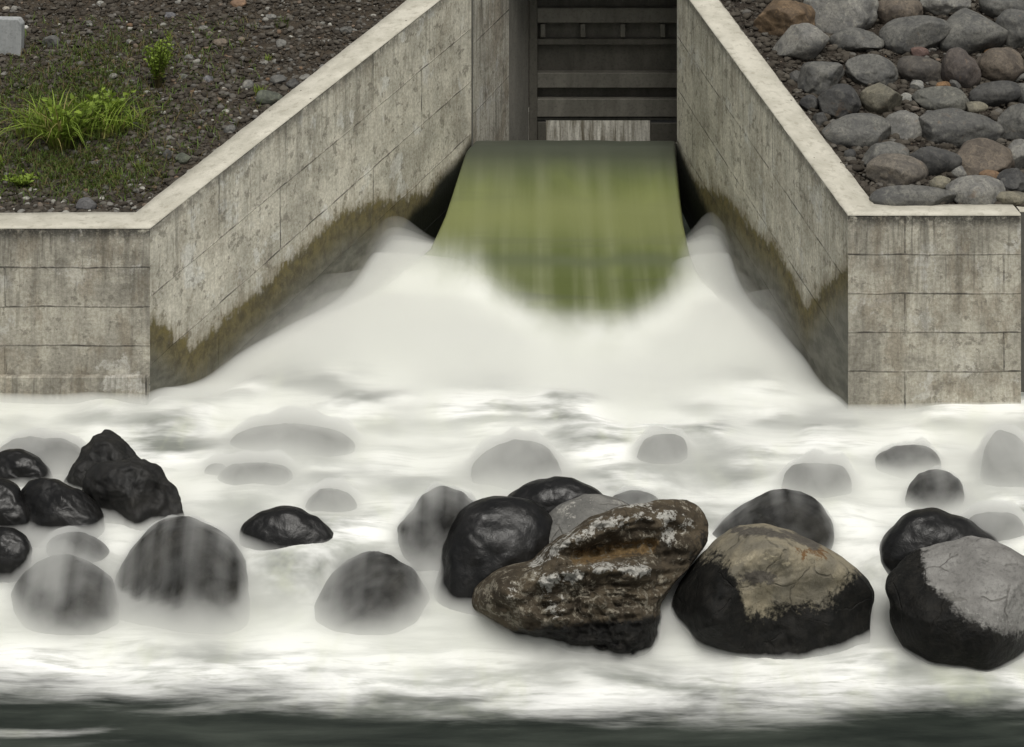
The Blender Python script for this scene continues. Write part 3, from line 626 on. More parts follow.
def mat_hero(name, dry1, dry2, patch_cols, wetline_attr=True, pits=True, stretch=(1, 1, 1)):
    m = M(name); p = m.obj(); a = m.noise(p, 2.4, 5, .6, .5); b = m.noise(m.scale(p, *stretch), 5.5, 7, .72, .3); f = m.noise(p, 21, 5, .78); v = m.vor(p, 20); cr = m.vor(m.n('VectorMath', operation='ADD').outputs[0], 3) if 0 else None
    c = m.mix(m.ramp(a, .35, .65), dry1, dry2); c = m.mix(m.math('MULTIPLY', m.ramp(b, .5, .7), .6), c, tuple(x * .42 for x in dry1))
    c = m.mix(m.math('MULTIPLY', m.ramp(f, .5, .68), .55), c, tuple(x * .4 for x in dry1))
    # thin cracks
    ck = m.n('TexVoronoi', feature='DISTANCE_TO_EDGE'); w_ = m.n('VectorMath', operation='ADD'); m.put(w_.inputs[0], p)
    nz = m.n('TexNoise'); m.put(nz.inputs['Vector'], p); nz.inputs['Scale'].default_value = 3; sc3 = m.n('VectorMath', operation='SCALE'); m.put(sc3.inputs[0], nz.outputs[1]); sc3.inputs['Scale'].default_value = .3; m.put(w_.inputs[1], sc3.outputs[0]); m.put(ck.inputs['Vector'], w_.outputs[0]); ck.inputs['Scale'].default_value = 1.7
    ckm = m.math('MULTIPLY', m.ramp(ck.outputs[0], .03, .006), m.ramp(a, .45, .55)); c = m.mix(m.math('MULTIPLY', ckm, .45), c, (.04, .035, .028))
    for an, cc, g in patch_cols:
        am = m.math('ADD', m.attr(an), m.math('ADD', m.math('MULTIPLY', m.math('SUBTRACT', b, .5), 1.5 * g), m.math('MULTIPLY', m.math('SUBTRACT', f, .5), .8 * g)))
        cv = m.mix(m.ramp(f, .35, .65), tuple(x * .62 for x in cc), cc); c = m.mix(m.ramp(am, .45, .62), c, cv)
    we = m.math('ADD', m.attr('wet'), m.math('ADD', m.math('MULTIPLY', m.math('SUBTRACT', b, .5), 1.0), m.math('MULTIPLY', m.math('SUBTRACT', f, .5), .6)))
    wm = m.ramp(we, .36, .64); c = m.mix(wm, c, m.mix(m.ramp(b, .4, .7), (.006, .006, .0055), (.015, .014, .012)))
    h = m.math('ADD', m.math('MULTIPLY', b, 1.2), m.math('ADD', m.math('MULTIPLY', f, .4), m.math('MULTIPLY', v, .3 if pits else 0)))
    h = m.math('SUBTRACT', h, m.math('MULTIPLY', ckm, .4)); return m.end(c, m.math('SUBTRACT', .88, m.math('MULTIPLY', wm, .3)), m.bump(h, .03, .85), .14)
LICHEN = mat_hero('lichened_brown_rock', (.042, .034, .024), (.080, .064, .043), [('ochre', (.16, .105, .048), .8), ('speck', (.20, .18, .14), 1.9), ('pale', (.40, .39, .355), 1.5)])
TANTOP = mat_hero('tan_faced_rock', (.25, .22, .155), (.17, .155, .12), [('ochre', (.15, .088, .042), 1.1), ('pale', (.36, .32, .23), .6), ('grey', (.105, .095, .08), .7)], pits=False)
GREYTOP = mat_hero('grey_crusted_rock', (.17, .165, .155), (.25, .245, .23), [('pale', (.40, .395, .37), 1.1)])
GREYROCK = mat_hero('grey_rock', (.12, .118, .11), (.20, .196, .18), [('pale', (.33, .32, .29), 1.0)])

def pdist(px, py, pts):                       # distance (pixels) to a polyline
    d = np.full(px.shape, 1e9)
    for (a, b), (c, e) in zip(pts[:-1], pts[1:]):
        L2 = (c - a) ** 2 + (e - b) ** 2 + 1e-9; t = np.clip(((px - a) * (c - a) + (py - b) * (e - b)) / L2, 0, 1)
        d = np.minimum(d, np.hypot(px - a - t * (c - a), py - b - t * (e - b)))
    return d
def ell(cx, cy, w_, h_, n=28, p=2.2, skew=0):
    out = []
    for k in range(n):
        t = 2 * math.pi * k / n; x = math.copysign(abs(math.cos(t)) ** (2 / p), math.cos(t)); y = math.copysign(abs(math.sin(t)) ** (2 / p), math.sin(t))
        out.append((cx + w_ / 2 * x + skew * y * h_ / 2, cy + h_ / 2 * y))
    return out
ROCKS = {}
def dome(cx, top, w_, yb, n=36):
    h = yb - top; yc = yb - .12 * h
    return [(cx + w_ / 2 * math.cos(t), yc + (h * .9 if math.sin(t) > 0 else h * .88) * math.sin(t)) for t in np.linspace(0, 2 * math.pi, n, endpoint=False)]
def river_rock(name, poly, yb, mat, label, seed, depth=.8, nt_=150, nr=70, center=None, facets=0, rough=.03, relief=None, attrs=None, cat='rock', group='rocks in the rapids', dy=0, D=None, sink=.15, ext_px=16, wob=0.0):
    poly = np.array(poly, float); lowm = poly[:, 1] > yb - 16; poly[lowm, 1] += ext_px
    cx, cy = center or poly.mean(0); ang = np.arctan2(poly[:, 1] - cy, poly[:, 0] - cx); rad = np.hypot(poly[:, 0] - cx, poly[:, 1] - cy); o_ = np.argsort(ang); ang, rad = ang[o_], rad[o_]
    th = np.linspace(-math.pi, math.pi, nt_, endpoint=False); tt = np.interp(th, np.concatenate([ang - 2 * math.pi, ang, ang + 2 * math.pi]), np.tile(rad, 3))
    k = 2 if nt_ > 60 else 1; ext = np.concatenate([tt[-k:], tt, tt[:k]]); tt = np.convolve(ext, np.ones(2 * k + 1) / (2 * k + 1), 'valid')
    tt = tt * (1 + .02 * np.array([float(vn(np.array([math.cos(t) * 4, math.sin(t) * 4, seed + .5]))) for t in th]) * (2 if facets else 1) + wob * np.array([float(vn(np.array([math.cos(t) * 1.2, math.sin(t) * 1.2, seed + 7.5]))) for t in th]))
    Yb = row_to_Y(yb, cx); hd = depth * (rad.mean()) * Yb / F; ryb = poly[:, 1].max() - cy
    if D is None:
        q = min(.97, max(0, (yb - cy) / ryb)); D = Yb + max(0, (yb - cy)) * Yb / F * .35 + sink * hd * math.sqrt(1 - q * q) + dy
    ph = np.linspace(0, math.pi, nr); s = np.sin(ph) ** .82; c = np.cos(ph); c = np.sign(c) * np.abs(c) ** 1.05
    PX = cx + tt[:, None] * np.cos(th)[:, None] * s[None]; PY = cy + tt[:, None] * np.sin(th)[:, None] * s[None]; DEL = -hd * c[None] + 0 * PX
    U = np.stack([(PX - cx) / rad.mean(), (PY - cy) / rad.mean(), DEL / hd], -1).reshape(-1, 3)
    if facets:
        r = np.random.default_rng(seed); pl = []
        for q in range(facets):
            n = r.normal(size=3); n[2] = -abs(n[2]) - .25; n /= np.linalg.norm(n); pl.append((n, r.uniform(.50, .78)))
        U2 = cut(U.copy(), pl); U2[:, :2] = U[:, :2] * .45 + U2[:, :2] * .55; U = U2
    sil = np.repeat(s[None], nt_, 0).ravel()
    U[:, 2] += rough * 4 * fbm(U * 1.7 + seed, seed, 3) * (1 - .6 * sil ** 6)
    U[:, :2] *= (1 + rough * .7 * fbm(U * 4 + seed, seed + 4, 3))[:, None]; U[:, 2] += rough * .9 * (np.abs(fbm(U * 4.5 + seed, seed + 6, 4)) - .3) * (1 - sil ** 8)
    px = cx + U[:, 0] * rad.mean(); py = cy + U[:, 1] * rad.mean(); dl = U[:, 2] * hd
    if relief is not None: dl = dl - relief(px, py) * (c.repeat(1)[None] + 0 * PX).ravel().clip(0, 1) ** .5
    Yv = D + (cy - py) * (D / F) * .35 + dl
    W = np.stack([(px - 512) * Yv / F, Yv, HC - (py - YH) * Yv / F], -1)
    # faces: ring grid, poles collapse
    ids = np.arange(nt_ * nr).reshape(nt_, nr); i2 = np.roll(ids, -1, 0)
    Fq = np.stack([ids[:, :-1], i2[:, :-1], i2[:, 1:], ids[:, 1:]], -1).reshape(-1, 4)
    wm = {}
    if attrs: wm = {k_: f(px, py) for k_, f in attrs.items()}
    C = P(cx, cy, D); o = mesh(name, W - C, Fq.copy(), mat, attrs=wm); o.location = C
    # merge pole vertices
    import bmesh
    b = bmesh.new(); b.from_mesh(o.data); bmesh.ops.remove_doubles(b, verts=b.verts, dist=1e-5); bmesh.ops.recalc_face_normals(b, faces=b.faces); b.to_mesh(o.data); b.free()
    tag(o, label, cat, group); ROCKS[o.name] = (W, Fq); return o, W, Fq

# dry rocks
river_rock('rock', [(437, 606), (440, 570), (447, 537), (455, 515), (470, 503), (490, 497), (520, 498), (542, 506), (554, 522), (557, 560), (542, 604), (500, 622), (460, 622)], 610, WET, 'smooth glossy black boulder left of the lichen-covered rock', 11, .5, rough=.02)
river_rock('rock', [(503, 500), (520, 488), (545, 479), (565, 477), (585, 484), (604, 496), (606, 520), (560, 535), (515, 530)], 522, WET, 'low black rock behind the grey one in the centre', 12, .5, nt_=100, nr=50, rough=.02)
river_rock('rock', [(528, 556), (534, 535), (548, 515), (568, 500), (590, 495), (612, 498), (636, 508), (655, 530), (640, 570), (590, 585), (545, 580)], 560, GREYROCK, 'dry pale grey rock tucked behind the lichen-covered rock', 13, .7, rough=.035, dy=.10,
           attrs={'wet': lambda x, y: sst(600, 640, y), 'pale': lambda x, y: .15 + .25 * sst(560, 500, y)})
def rel4(x, y):
    r_ = .28 * np.exp(-(pdist(x, y, [(545, 578), (575, 570), (610, 568), (645, 572)]) / 11) ** 2) + .22 * np.exp(-(pdist(x, y, [(560, 545), (600, 520), (640, 513), (690, 518)]) / 12) ** 2)
    r_ -= .34 * np.exp(-(pdist(x, y, [(578, 556), (610, 549), (648, 546)]) / 9) ** 2); r_ += .14 * np.exp(-(((x - 505) / 22) ** 2 + ((y - 590) / 16) ** 2)); r_ -= .10 * np.exp(-(pdist(x, y, [(536, 565), (540, 600), (552, 625)]) / 5) ** 2)
    r_ += .10 * np.abs(fbm(np.stack([x * .06, y * .10, 0 * x + 3], -1), 25, 4)) + .07 * fbm(np.stack([x * .07, y * .07, 0 * x], -1), 5, 4) + .03 * fbm(np.stack([x * .03 + y * .01, y * .22, 0 * x], -1), 8, 3); return r_
river_rock('rock', [(470, 608), (478, 586), (500, 569), (533, 562), (546, 546), (568, 534), (600, 515), (640, 503), (680, 500), (700, 508), (709, 526), (705, 542), (690, 562), (673, 585), (661, 606), (660, 634), (640, 650), (600, 658), (570, 660), (556, 642), (540, 634), (510, 630), (485, 618)], 640, LICHEN,
           'large brown layered rock crusted with white lichen at the centre of the rapids', 14, .8, 220, 120, center=(592, 582), rough=.03, relief=rel4, facets=3,
           attrs={'wet': lambda x, y: np.maximum(.55 * sst(612, 640, y + .15 * (x - 560)) + .35 * sst(600, 640, y), .6 * sst(672, 706, x + (y - 545) * .45)),
                  'ochre': lambda x, y: .75 * np.exp(-(pdist(x, y, [(578, 558), (612, 552), (652, 545)]) / 12) ** 2) + .35 * np.exp(-(((x - 515) / 14) ** 2 + ((y - 585) / 12) ** 2)),
                  'speck': lambda x, y: .30 + .12 * sst(560, 590, y),
                  'pale': lambda x, y: .52 * np.maximum.reduce([np.exp(-(pdist(x, y, [(537, 563), (552, 552), (572, 538), (600, 524), (640, 517)]) / 9) ** 2), .9 * np.exp(-(pdist(x, y, [(640, 517), (665, 515), (690, 522)]) / 10) ** 2), np.exp(-(pdist(x, y, [(545, 580), (580, 575)]) / 8) ** 2), np.exp(-(pdist(x, y, [(590, 571), (612, 568), (646, 571)]) / 8) ** 2), np.exp(-(pdist(x, y, [(664, 522), (668, 540)]) / 9) ** 2), .9 * np.exp(-(pdist(x, y, [(548, 585), (556, 612)]) / 10) ** 2), .9 * np.exp(-(((x - 577) / 7) ** 2 + ((y - 625) / 6) ** 2)), .8 * np.exp(-(((x - 510) / 12) ** 2 + ((y - 590) / 12) ** 2)), .85 * np.exp(-(pdist(x, y, [(600, 507), (650, 503)]) / 5) ** 2)]) + .05})
def rel5(x, y):
    return .10 * np.exp(-(pdist(x, y, [(745, 560), (770, 548), (800, 565), (838, 575)]) / 14) ** 2) - .10 * np.exp(-(pdist(x, y, [(722, 555), (745, 537)]) / 2.5) ** 2) + .04 * fbm(np.stack([x * .05, y * .05, 0 * x], -1), 15, 4)
dryline5 = [(662, 560), (700, 556), (724, 558), (742, 590), (745, 612), (765, 612), (790, 606), (820, 604), (838, 592), (846, 575), (880, 560)]
river_rock('rock', [(660, 604), (666, 572), (690, 545), (713, 531), (745, 523), (775, 526), (800, 535), (828, 551), (848, 563), (864, 577), (871, 592), (871, 622), (862, 650), (820, 662), (760, 664), (720, 650), (688, 630)], 648, TANTOP,
           'big rounded boulder with tan cracked top and black wet base', 15, .78, 220, 110, center=(768, 592), rough=.02, relief=rel5, facets=4,
           attrs={'wet': lambda x, y: .5 + (y - np.interp(x, *zip(*dryline5))) / 60, 'ochre': lambda x, y: .6 * np.exp(-(((x - 812) / 26) ** 2 + ((y - 553) / 13) ** 2)),
                  'grey': lambda x, y: .75 * np.exp(-(((x - 758) / 26) ** 2 + ((y - 578) / 12) ** 2)) + .7 * np.exp(-(pdist(x, y, [(735, 530), (790, 535), (815, 545)]) / 8) ** 2), 'pale': lambda x, y: .55 * np.exp(-(pdist(x, y, [(735, 562), (760, 555), (790, 562)]) / 9) ** 2)})
river_rock('rock', [(812, 543), (830, 545), (848, 552), (866, 563), (858, 575), (832, 577), (815, 565)], 566, WET, 'small black rock peeping between tan-topped boulder and waterfall', 16, .8, nt_=80, nr=40, rough=.02, D=26.3)
river_rock('rock', [(876, 551), (893, 526), (908, 513), (925, 508), (950, 514), (980, 529), (1000, 541), (995, 572), (930, 578), (895, 572)], 560, WET, 'black pointed smooth rock behind the grey-crusted boulder', 17, .5, rough=.015)
dl8 = [(860, 520), (922, 545), (920, 562), (925, 577), (950, 600), (970, 620), (1010, 632), (1060, 632)]
river_rock('rock', [(887, 604), (890, 572), (908, 552), (940, 540), (966, 536), (992, 540), (1020, 554), (1048, 575), (1062, 620), (1045, 664), (960, 676), (908, 656), (892, 628)], 657, GREYTOP,
           'big boulder with pale grey crusted cap at the right edge', 18, .7, 200, 100, ext_px=0, center=(970, 605), rough=.02, facets=2,
           attrs={'wet': lambda x, y: np.maximum(.5 + (y - np.interp(x, *zip(*dl8))) / 50, .5 + (921 + (y - 560) * .25 - x) / 40), 'pale': lambda x, y: .1 + .35 * np.exp(-(pdist(x, y, [(925, 570), (960, 610), (1010, 628)]) / 12) ** 2)})
river_rock('rock', [(62, 482), (70, 470), (80, 457), (93, 438), (108, 430), (120, 433), (128, 445), (137, 456), (150, 470), (150, 505), (110, 520), (75, 505)], 490, WET_ROUGH, 'jagged black peak rising at the back of the left rock pile', 19, .5, rough=.06, facets=7)
river_rock('rock', [(80, 485), (84, 470), (98, 463), (118, 461), (140, 459), (158, 463), (165, 478), (181, 497), (186, 512), (176, 530), (130, 537), (100, 522)], 524, WET_ROUGH, 'angular black rock in front of the jagged peak', 20, .5, rough=.06, facets=7)
river_rock('rock', [(-14, 470), (-6, 455), (12, 449), (30, 452), (44, 463), (52, 479), (40, 496), (0, 498)], 484, WET, 'rounded black rock at the back left edge of the pile', 21, .5, nt_=100, nr=50)
river_rock('rock', [(17, 512), (20, 490), (30, 480), (50, 479), (70, 487), (92, 500), (103, 512), (102, 535), (60, 544), (25, 538)], 530, WET, 'squat black boulder in the middle of the left rock pile', 22, .5, rough=.025, facets=2)
river_rock('rock', [(-22, 500), (-15, 482), (2, 478), (16, 484), (23, 500), (22, 532), (0, 545), (-20, 535)], 530, WET, 'black boulder cut by the left edge of the photo', 23, .5, nt_=90, nr=50, dy=-.05)
river_rock('rock', [(-22, 545), (-10, 530), (10, 527), (24, 534), (31, 547), (24, 562), (0, 568), (-20, 562)], 555, WET, 'lowest black rock at the left edge of the pile', 24, .5, nt_=80, nr=40)
river_rock('rock', [(241, 527), (255, 515), (272, 508), (290, 506), (308, 513), (328, 526), (338, 543), (322, 560), (290, 566), (262, 558)], 545, WET, 'lone smooth dark rock domed above the foam on the left', 25, .4, rough=.02, sink=.68, ext_px=26)
# rocks under the veil of water : (cx, cy, w, h, bottom row, veil thickness m, label)
VR = [
 (186, 572, 130, 100, 617, .042, 'large dark rock with water streaming over its front on the left', 5),
 (68, 588, 104, 62, 615, .10, 'rock blurred under the falling veil near the left edge', 3),
 (368, 590, 128, 76, 620, .03, 'big smooth dark rock half wrapped in foam left of the glossy boulder', 4),
 (442, 520, 78, 62, 545, .10, 'veiled grey rock behind and left of the glossy boulder', 4),
 (515, 464, 82, 44, 480, .20, 'faint grey rock in the foam above the central rocks', 2),
 (770, 522, 114, 66, 545, .04, 'wide dark rock with a thin water veil behind the tan-topped boulder', 4),
 (664, 450, 46, 36, 462, .18, 'small faint rock right of the middle in the upper foam', 2),
 (818, 482, 72, 40, 496, .21, 'faint rock under foam between wide veiled rock and mossy one', 2),
 (937, 490, 54, 44, 506, .055, 'mossy rounded rock breaking the foam near the right edge', 2),
 (908, 458, 62, 28, 468, .09, 'low veiled rock upstream of the mossy rounded one', 2),
 (1010, 458, 56, 60, 482, .19, 'tall blurred rock at the right edge of the foam', 2),
 (995, 526, 64, 28, 538, .15, 'low veiled rock behind the grey-crusted boulder', 2),
 (38, 456, 100, 40, 470, .14, 'flat grey rock under water behind the left rock pile', 2),
 (290, 440, 120, 34, 450, .22, 'broad faint rock in the foam below the left wall', 2),
 (255, 472, 84, 20, 480, .17, 'long low rock just showing in the foam left of centre', 2),
 (636, 502, 50, 22, 510, .07, 'low veiled rock peeping behind the lichen-covered rock', 2),
 (78, 544, 56, 24, 552, .05, 'wet low rock under the squat black boulder', 2),
 (330, 498, 50, 22, 508, .18, 'small blurred rock upstream of the lone smooth one', 2),
 (218, 470, 24, 14, 474, .12, 'tiny blurred rock in the upper left foam', 1),
]
veil = []
for i, (cx, cy, w_, h_, yb, th, lb, sk) in enumerate(VR):
    _, W, Fq = river_rock('rock', dome(cx, cy - h_ / 2, w_ * 1.08, yb), yb, VEIL, lb, 60 + i, .42, 90, 46, center=(cx, yb - .12 * h_), rough=.022, facets=3, wob=.13, ext_px=0, sink=.05)
    veil.append((W, Fq, th))

# ------------------------------------------------------------------ water
def mat_water():
    m = M('white_water'); p = m.pos()
    st = m.noise(m.scale(p, 1.0, .35, 1), 2.2, 5, .55, .4); hz = m.noise(m.scale(p, .30, 1.6, 1), 1.6, 6, .6, .3); fi = m.noise(m.scale(p, .7, 5, 1), 2.4, 5, .65, .2)
    lg = m.noise(m.scale(p, .45, 1.1, 1), 1.0, 5, .55, .3); fine = m.noise(m.scale(p, .5, 3.2, 1), 3.0, 5, .65, .3)
    foam = m.mix(m.ramp(lg, .34, .56), (.20, .21, .19), (.82, .825, .80)); foam = m.mix(m.math('MULTIPLY', m.ramp(hz, .48, .72), .75), foam, (.27, .285, .25))
    foam = m.mix(m.math('MULTIPLY', m.ramp(fine, .50, .70), .55), foam, (.30, .31, .27)); foam = m.mix(m.math('MULTIPLY', m.ramp(st, .5, .75), .30), foam, (.55, .58, .40))
    dark = m.mix(m.ramp(hz, .3, .75), (.014, .018, .015), (.045, .053, .044))
    fa = m.attr('foam'); f = m.math('ADD', fa, m.math('ADD', m.math('MULTIPLY', m.math('SUBTRACT', hz, .5), .9), m.math('MULTIPLY', m.math('SUBTRACT', fi, .5), .35)))
    fm = m.ramp(f, .22, 1.0); fm = m.math('MAXIMUM', fm, m.ramp(fa, .8, 1.0))
    c = m.mix(fm, dark, foam)
    m.end(c, m.math('ADD', .55, m.math('MULTIPLY', fm, .4)), m.bump(m.math('ADD', hz, m.math('MULTIPLY', fi, .4)), .05, .25), .10); return m.m
def mat_jet():
    m = M('green_water'); p = m.pos(); a = m.noise(m.scale(p, 2.6, .10, .10), 1.0, 4, .5, .2); b = m.noise(m.scale(p, .8, .6, 1), .9, 3, .5, .4); hz = m.noise(m.scale(p, .25, 2.2, 1), 1.0, 4, .5, .5)
    c = m.mix(m.ramp(a, .3, .7), (.088, .106, .034), (.155, .172, .085)); c = m.mix(m.math('MULTIPLY', m.ramp(b, .5, .75), .5), c, (.165, .195, .055)); c = m.mix(m.math('MULTIPLY', m.ramp(hz, .52, .7), .5), c, (.085, .095, .055))
    c = m.mix(m.attr('band'), c, (.175, .19, .075)); c = m.mix(m.attr('seam'), c, (.095, .11, .060)); c = m.mix(m.ramp(m.attr('deep'), 0, 1), c, (.050, .055, .042))
    fa = m.math('ADD', m.attr('foam'), m.math('MULTIPLY', m.math('SUBTRACT', a, .5), .25)); fl = m.noise(m.scale(p, 1.3, .35, 1), 1.0, 5, .6, .3); fc = m.mix(m.ramp(fl, .42, .68), (.84, .85, .81), (.60, .62, .54)); c = m.mix(m.ramp(fa, .05, 1.0), c, fc)
    return m.end(c, .35, m.bump(m.math('ADD', a, hz), .03, .2), .35)
WATER, JET = mat_water(), mat_jet()
xs = np.concatenate([-np.geomspace(160, 11.3, 16), np.arange(-11, 11.01, .06), np.geomspace(11.3, 160, 16)])
ys = np.concatenate([np.linspace(-120, 20, 12), np.arange(21, 39.6, .06)])
X, Y = np.meshgrid(xs, ys, indexing='ij')
core = (np.abs(X) < 11.2) & (Y > 20.5)
Z = zb(Y, X) + trough(X, Y)
amp = sst(22, 25, Y) * .05 + .01
Z = Z + amp * n2(X, Y, .55, .9, 11, 3) * core + .10 * sst(24.3, 25.6, Y) * sst(28.5, 26.5, Y) * n2(X, Y, .8, .5, 12, 2)
Z = Z + .07 * n2(X, Y, 1.0, .7, 19, 2) * sst(26, 27.5, Y) * sst(34, 30, Y)
for (px, yb, sx, sy, h) in ((430, 618, .55, .35, .22), (475, 625, .5, .3, .14), (690, 640, .5, .3, .10), (560, 668, 1.0, .35, .08), (170, 640, .9, .3, .08), (300, 640, 1.2, .3, .06), (880, 665, .6, .25, .05)):
    y0 = row_to_Y(yb); x0_ = (px - 512) * y0 / F; Z = Z + h * np.exp(-((X - x0_) / sx) ** 2 - ((Y - y0) / sy) ** 2)
Z = Z + .12 * sst(-4.0, -6.5, X) * sst(28.6, 29.8, Y) * sst(30.6, 30.2, Y)         # heaped water against the left wing wall
# the jet itself lies on top; beside it the surface drops low and dark
in_ch = sst(35.5, 36.5, Y); Z = Z - .75 * in_ch - .40 * sst(31.3, 32.6, Y) * sst(-2.9, -1.6, X) * sst(4.2, 3.2, X)
Z = np.where(Y > 39.2, -.5, Z)
Yb_ = row_to_Y(690) + .0
wander = .42 * n2(X, Y, .22, .5, 31, 3) + .12 * n2(X, Y, .6, 3.0, 33, 3)
foam = sst(22.75, 24.75, Y + wander)
w2_ = .10 * n2(X, Y, .9, .3, 35, 2); foam = np.maximum(foam, .58 * np.exp(-np.abs((X + 5.9) / 1.3) ** 3 - ((Y - 23.2 + w2_) / .13) ** 2)); foam = np.maximum(foam, .42 * np.exp(-((X + 4.6) / .9) ** 2 - ((Y - 22.95 + w2_) / .08) ** 2))
foam = foam * (1 - sst(35.3, 36.1, Y))
Wz = Z.copy()
o = mesh('river', np.stack([X, Y, Z], -1), grid_faces(*X.shape), WATER, attrs={'foam': foam}); tag(o, kind='structure')
# jet
Yj = np.concatenate([np.arange(30.6, 39.4, .06), np.linspace(39.45, 46.6, 40)]); sN = np.linspace(0, 1, 90)
YY, SS = np.meshgrid(Yj, sN, indexing='ij')
Lx = np.interp(YY, [32, 34, 35.3, 36, 37, 38, 38.9, 39.3, 42.2, 46.6], [-3.0, -2.8, -2.1, -1.62, -1.36, -1.17, -.98, -.86, .42, -2.0])
Rx = np.interp(YY, [32, 34, 35.3, 36, 37, 38, 38.9, 39.3, 42.2, 46.6], [4.2, 3.9, 3.45, 3.36, 3.31, 3.31, 3.33, 3.36, 3.66, 5.2])
XX = Lx + (Rx - Lx) * SS
zc = np.interp(YY, list(_fy[_fy < 38.6]) + [38.8, 39.0, 39.25, 39.6, 40.2, 42.2, 43, 46.6], list(_fz[_fy < 38.6]) + [1.53, 1.61, 1.64, 1.55, 1.28, .60, .3, -.45])
e_ = np.abs(2 * SS - 1); ZZ = zc + .02 - (.05 * e_ ** 10 * sst(39, 37.5, YY) + .65 * sst(.965, 1.0, e_)) * sst(40.0, 38.9, YY) + .02 * n2(XX, YY, 1.2, .25, 41, 3)
ZZ = ZZ - .25 * sst(31.9, 30.7, YY)
Yf = 35.5 - 2.4 * np.exp(-np.abs((XX - 1.35) / 1.75) ** 3)
jf = sst(1.9, -1.5, YY - Yf)
deep = sst(37.3, 39.2, YY) * .9
o = mesh('spillway_water', np.stack([XX, YY, ZZ], -1), grid_faces(*XX.shape, flip=True), JET, attrs={'foam': np.clip(jf * 1.05, 0, 1.2), 'deep': deep, 'band': .75 * np.exp(-((YY - 36.9 - .2 * n2(XX, YY, .8, .8, 43, 2)) / .75) ** 2), 'seam': .75 * np.exp(-((YY - 35.5 - .12 * n2(XX, YY, .9, .5, 44, 2)) / .22) ** 2)}); tag(o, kind='structure')

# silky mist riding on the white water (real volume: top surface follows water and the rocks it runs over)
gx_ = np.arange(-10.6, 10.61, .05); gy_ = np.arange(22.2, 36.9, .05); X, Y = np.meshgrid(gx_, gy_, indexing='ij')
zw = zb(Y, X) + trough(X, Y)
ext_ = sst(23.5, 25.1, Y + .42 * n2(X, Y, .22, .5, 31, 3) + .12 * n2(X, Y, .6, 3.0, 33, 3)) 
t = (.042 + .01 * sst(25, 26.5, Y) + .05 * n2(X, Y, .5, 1.2, 51, 3) + .03 * n2(X, Y, 1.5, .6, 53, 2)) * ext_ - .08 * (1 - ext_)
t = t + .02 * sst(29, 31, Y) + .09 * np.exp(-((Y - 25.2) / .28) ** 2) * (.7 + .6 * n2(X, Y, .8, .8, 57, 2))
for (px, yb, sx, sy, h) in ((430, 618, .55, .35, .22), (475, 625, .5, .3, .14), (690, 640, .5, .3, .14), (560, 668, 1.0, .35, .08), (170, 640, .9, .3, .08), (300, 640, 1.2, .3, .06), (880, 665, .6, .25, .05)):
    y0 = row_to_Y(yb); x0_ = (px - 512) * y0 / F; t = t + h * np.exp(-((X - x0_) / sx) ** 2 - ((Y - y0) / sy) ** 2)
t = t + .16 * sst(-4.0, -6.5, X) * sst(28.6, 29.8, Y)
ch = sst(2.8, -2.4, Y - (35.3 - 2.8 * np.exp(-np.abs((X - 1.35) / 1.7) ** 3)))
inside = (X > -3.2) & (X < 4.1); t = np.where(Y > 30.5, (t + .30 * sst(30.5, 32, Y)) * ch ** 2.6 - .03 * (1 - ch) ** 6 - .35 * sst(35.5, 36.9, Y), t)
t = t + .16 * np.exp(-((X + 2.4) / .8) ** 2 - ((Y - 35.4) / .7) ** 2) + .16 * np.exp(-((X - 3.75) / .6) ** 2 - ((Y - 35.4) / .7) ** 2)
t = t - .9 * sst(35.7, 36.9, Y)
top = zw + t
R = np.full(X.shape, -9.0); C_ = np.zeros(X.shape)
for (W, Fq, th) in veil:
    bvh = BVHTree.FromPolygons([tuple(v) for v in W.tolist()], Fq.tolist()); lo, hi = W.min(0), W.max(0)
    i0, i1 = np.searchsorted(gx_, [lo[0], hi[0]]); j0, j1 = np.searchsorted(gy_, [lo[1], hi[1]])
    for i in range(i0, i1):
        for j in range(j0, j1):
            h = bvh.ray_cast(Vector((gx_[i], gy_[j], 5)), Vector((0, 0, -1)))
            if h[0] is not None and h[0].z > R[i, j]: R[i, j] = h[0].z; C_[i, j] = th
streak = .5 + .5 * np.clip(n2(X, Y, 9, .12, 61, 3) * 1.4 + .1, -1, 1)
cv = C_ * np.where(C_ > .105, .25 + 1.35 * streak, .10 + 2.0 * streak ** 2) + .13 * np.exp(-np.maximum(R - zw, 0) / .16) * (R > -8)
dr = np.where(R > -8, R + cv, -9)
def widen(A, n):                               # spread each rock's veil sideways
    for _ in range(n):
        B = A.copy(); B[1:] = np.maximum(B[1:], A[:-1]); B[:-1] = np.maximum(B[:-1], A[1:]); B[:, 1:] = np.maximum(B[:, 1:], A[:, :-1]); B[:, :-1] = np.maximum(B[:, :-1], A[:, 1:]); A = B
    return A
faint = np.where(C_ > .105, R + .05, -9.0); thin = np.where((C_ > .0) & (C_ <= .105), R - .02, -9.0)
dr = np.maximum(dr, np.maximum(widen(faint - .03 + .07 * streak, 3), widen(thin, 1)))
foot = np.zeros(X.shape)
for (W, Fq) in ROCKS.values():                # water heaps up softly round the foot of every rock
    bvh = BVHTree.FromPolygons([tuple(v) for v in W.tolist()], Fq.tolist()); lo, hi = W.min(0), W.max(0)
    i0, i1 = np.searchsorted(gx_, [lo[0], hi[0]]); j0, j1 = np.searchsorted(gy_, [lo[1], hi[1]])
    for i in range(i0, i1):
        for j in range(j0, j1):
            h = bvh.ray_cast(Vector((gx_[i], gy_[j], 5)), Vector((0, 0, -1)))
            if h[0] is not None and h[0].z > zw[i, j]: foot[i, j] = 1
top = top + .13 * blur(foot, 4, 2) * sst(23.8, 24.6, Y)
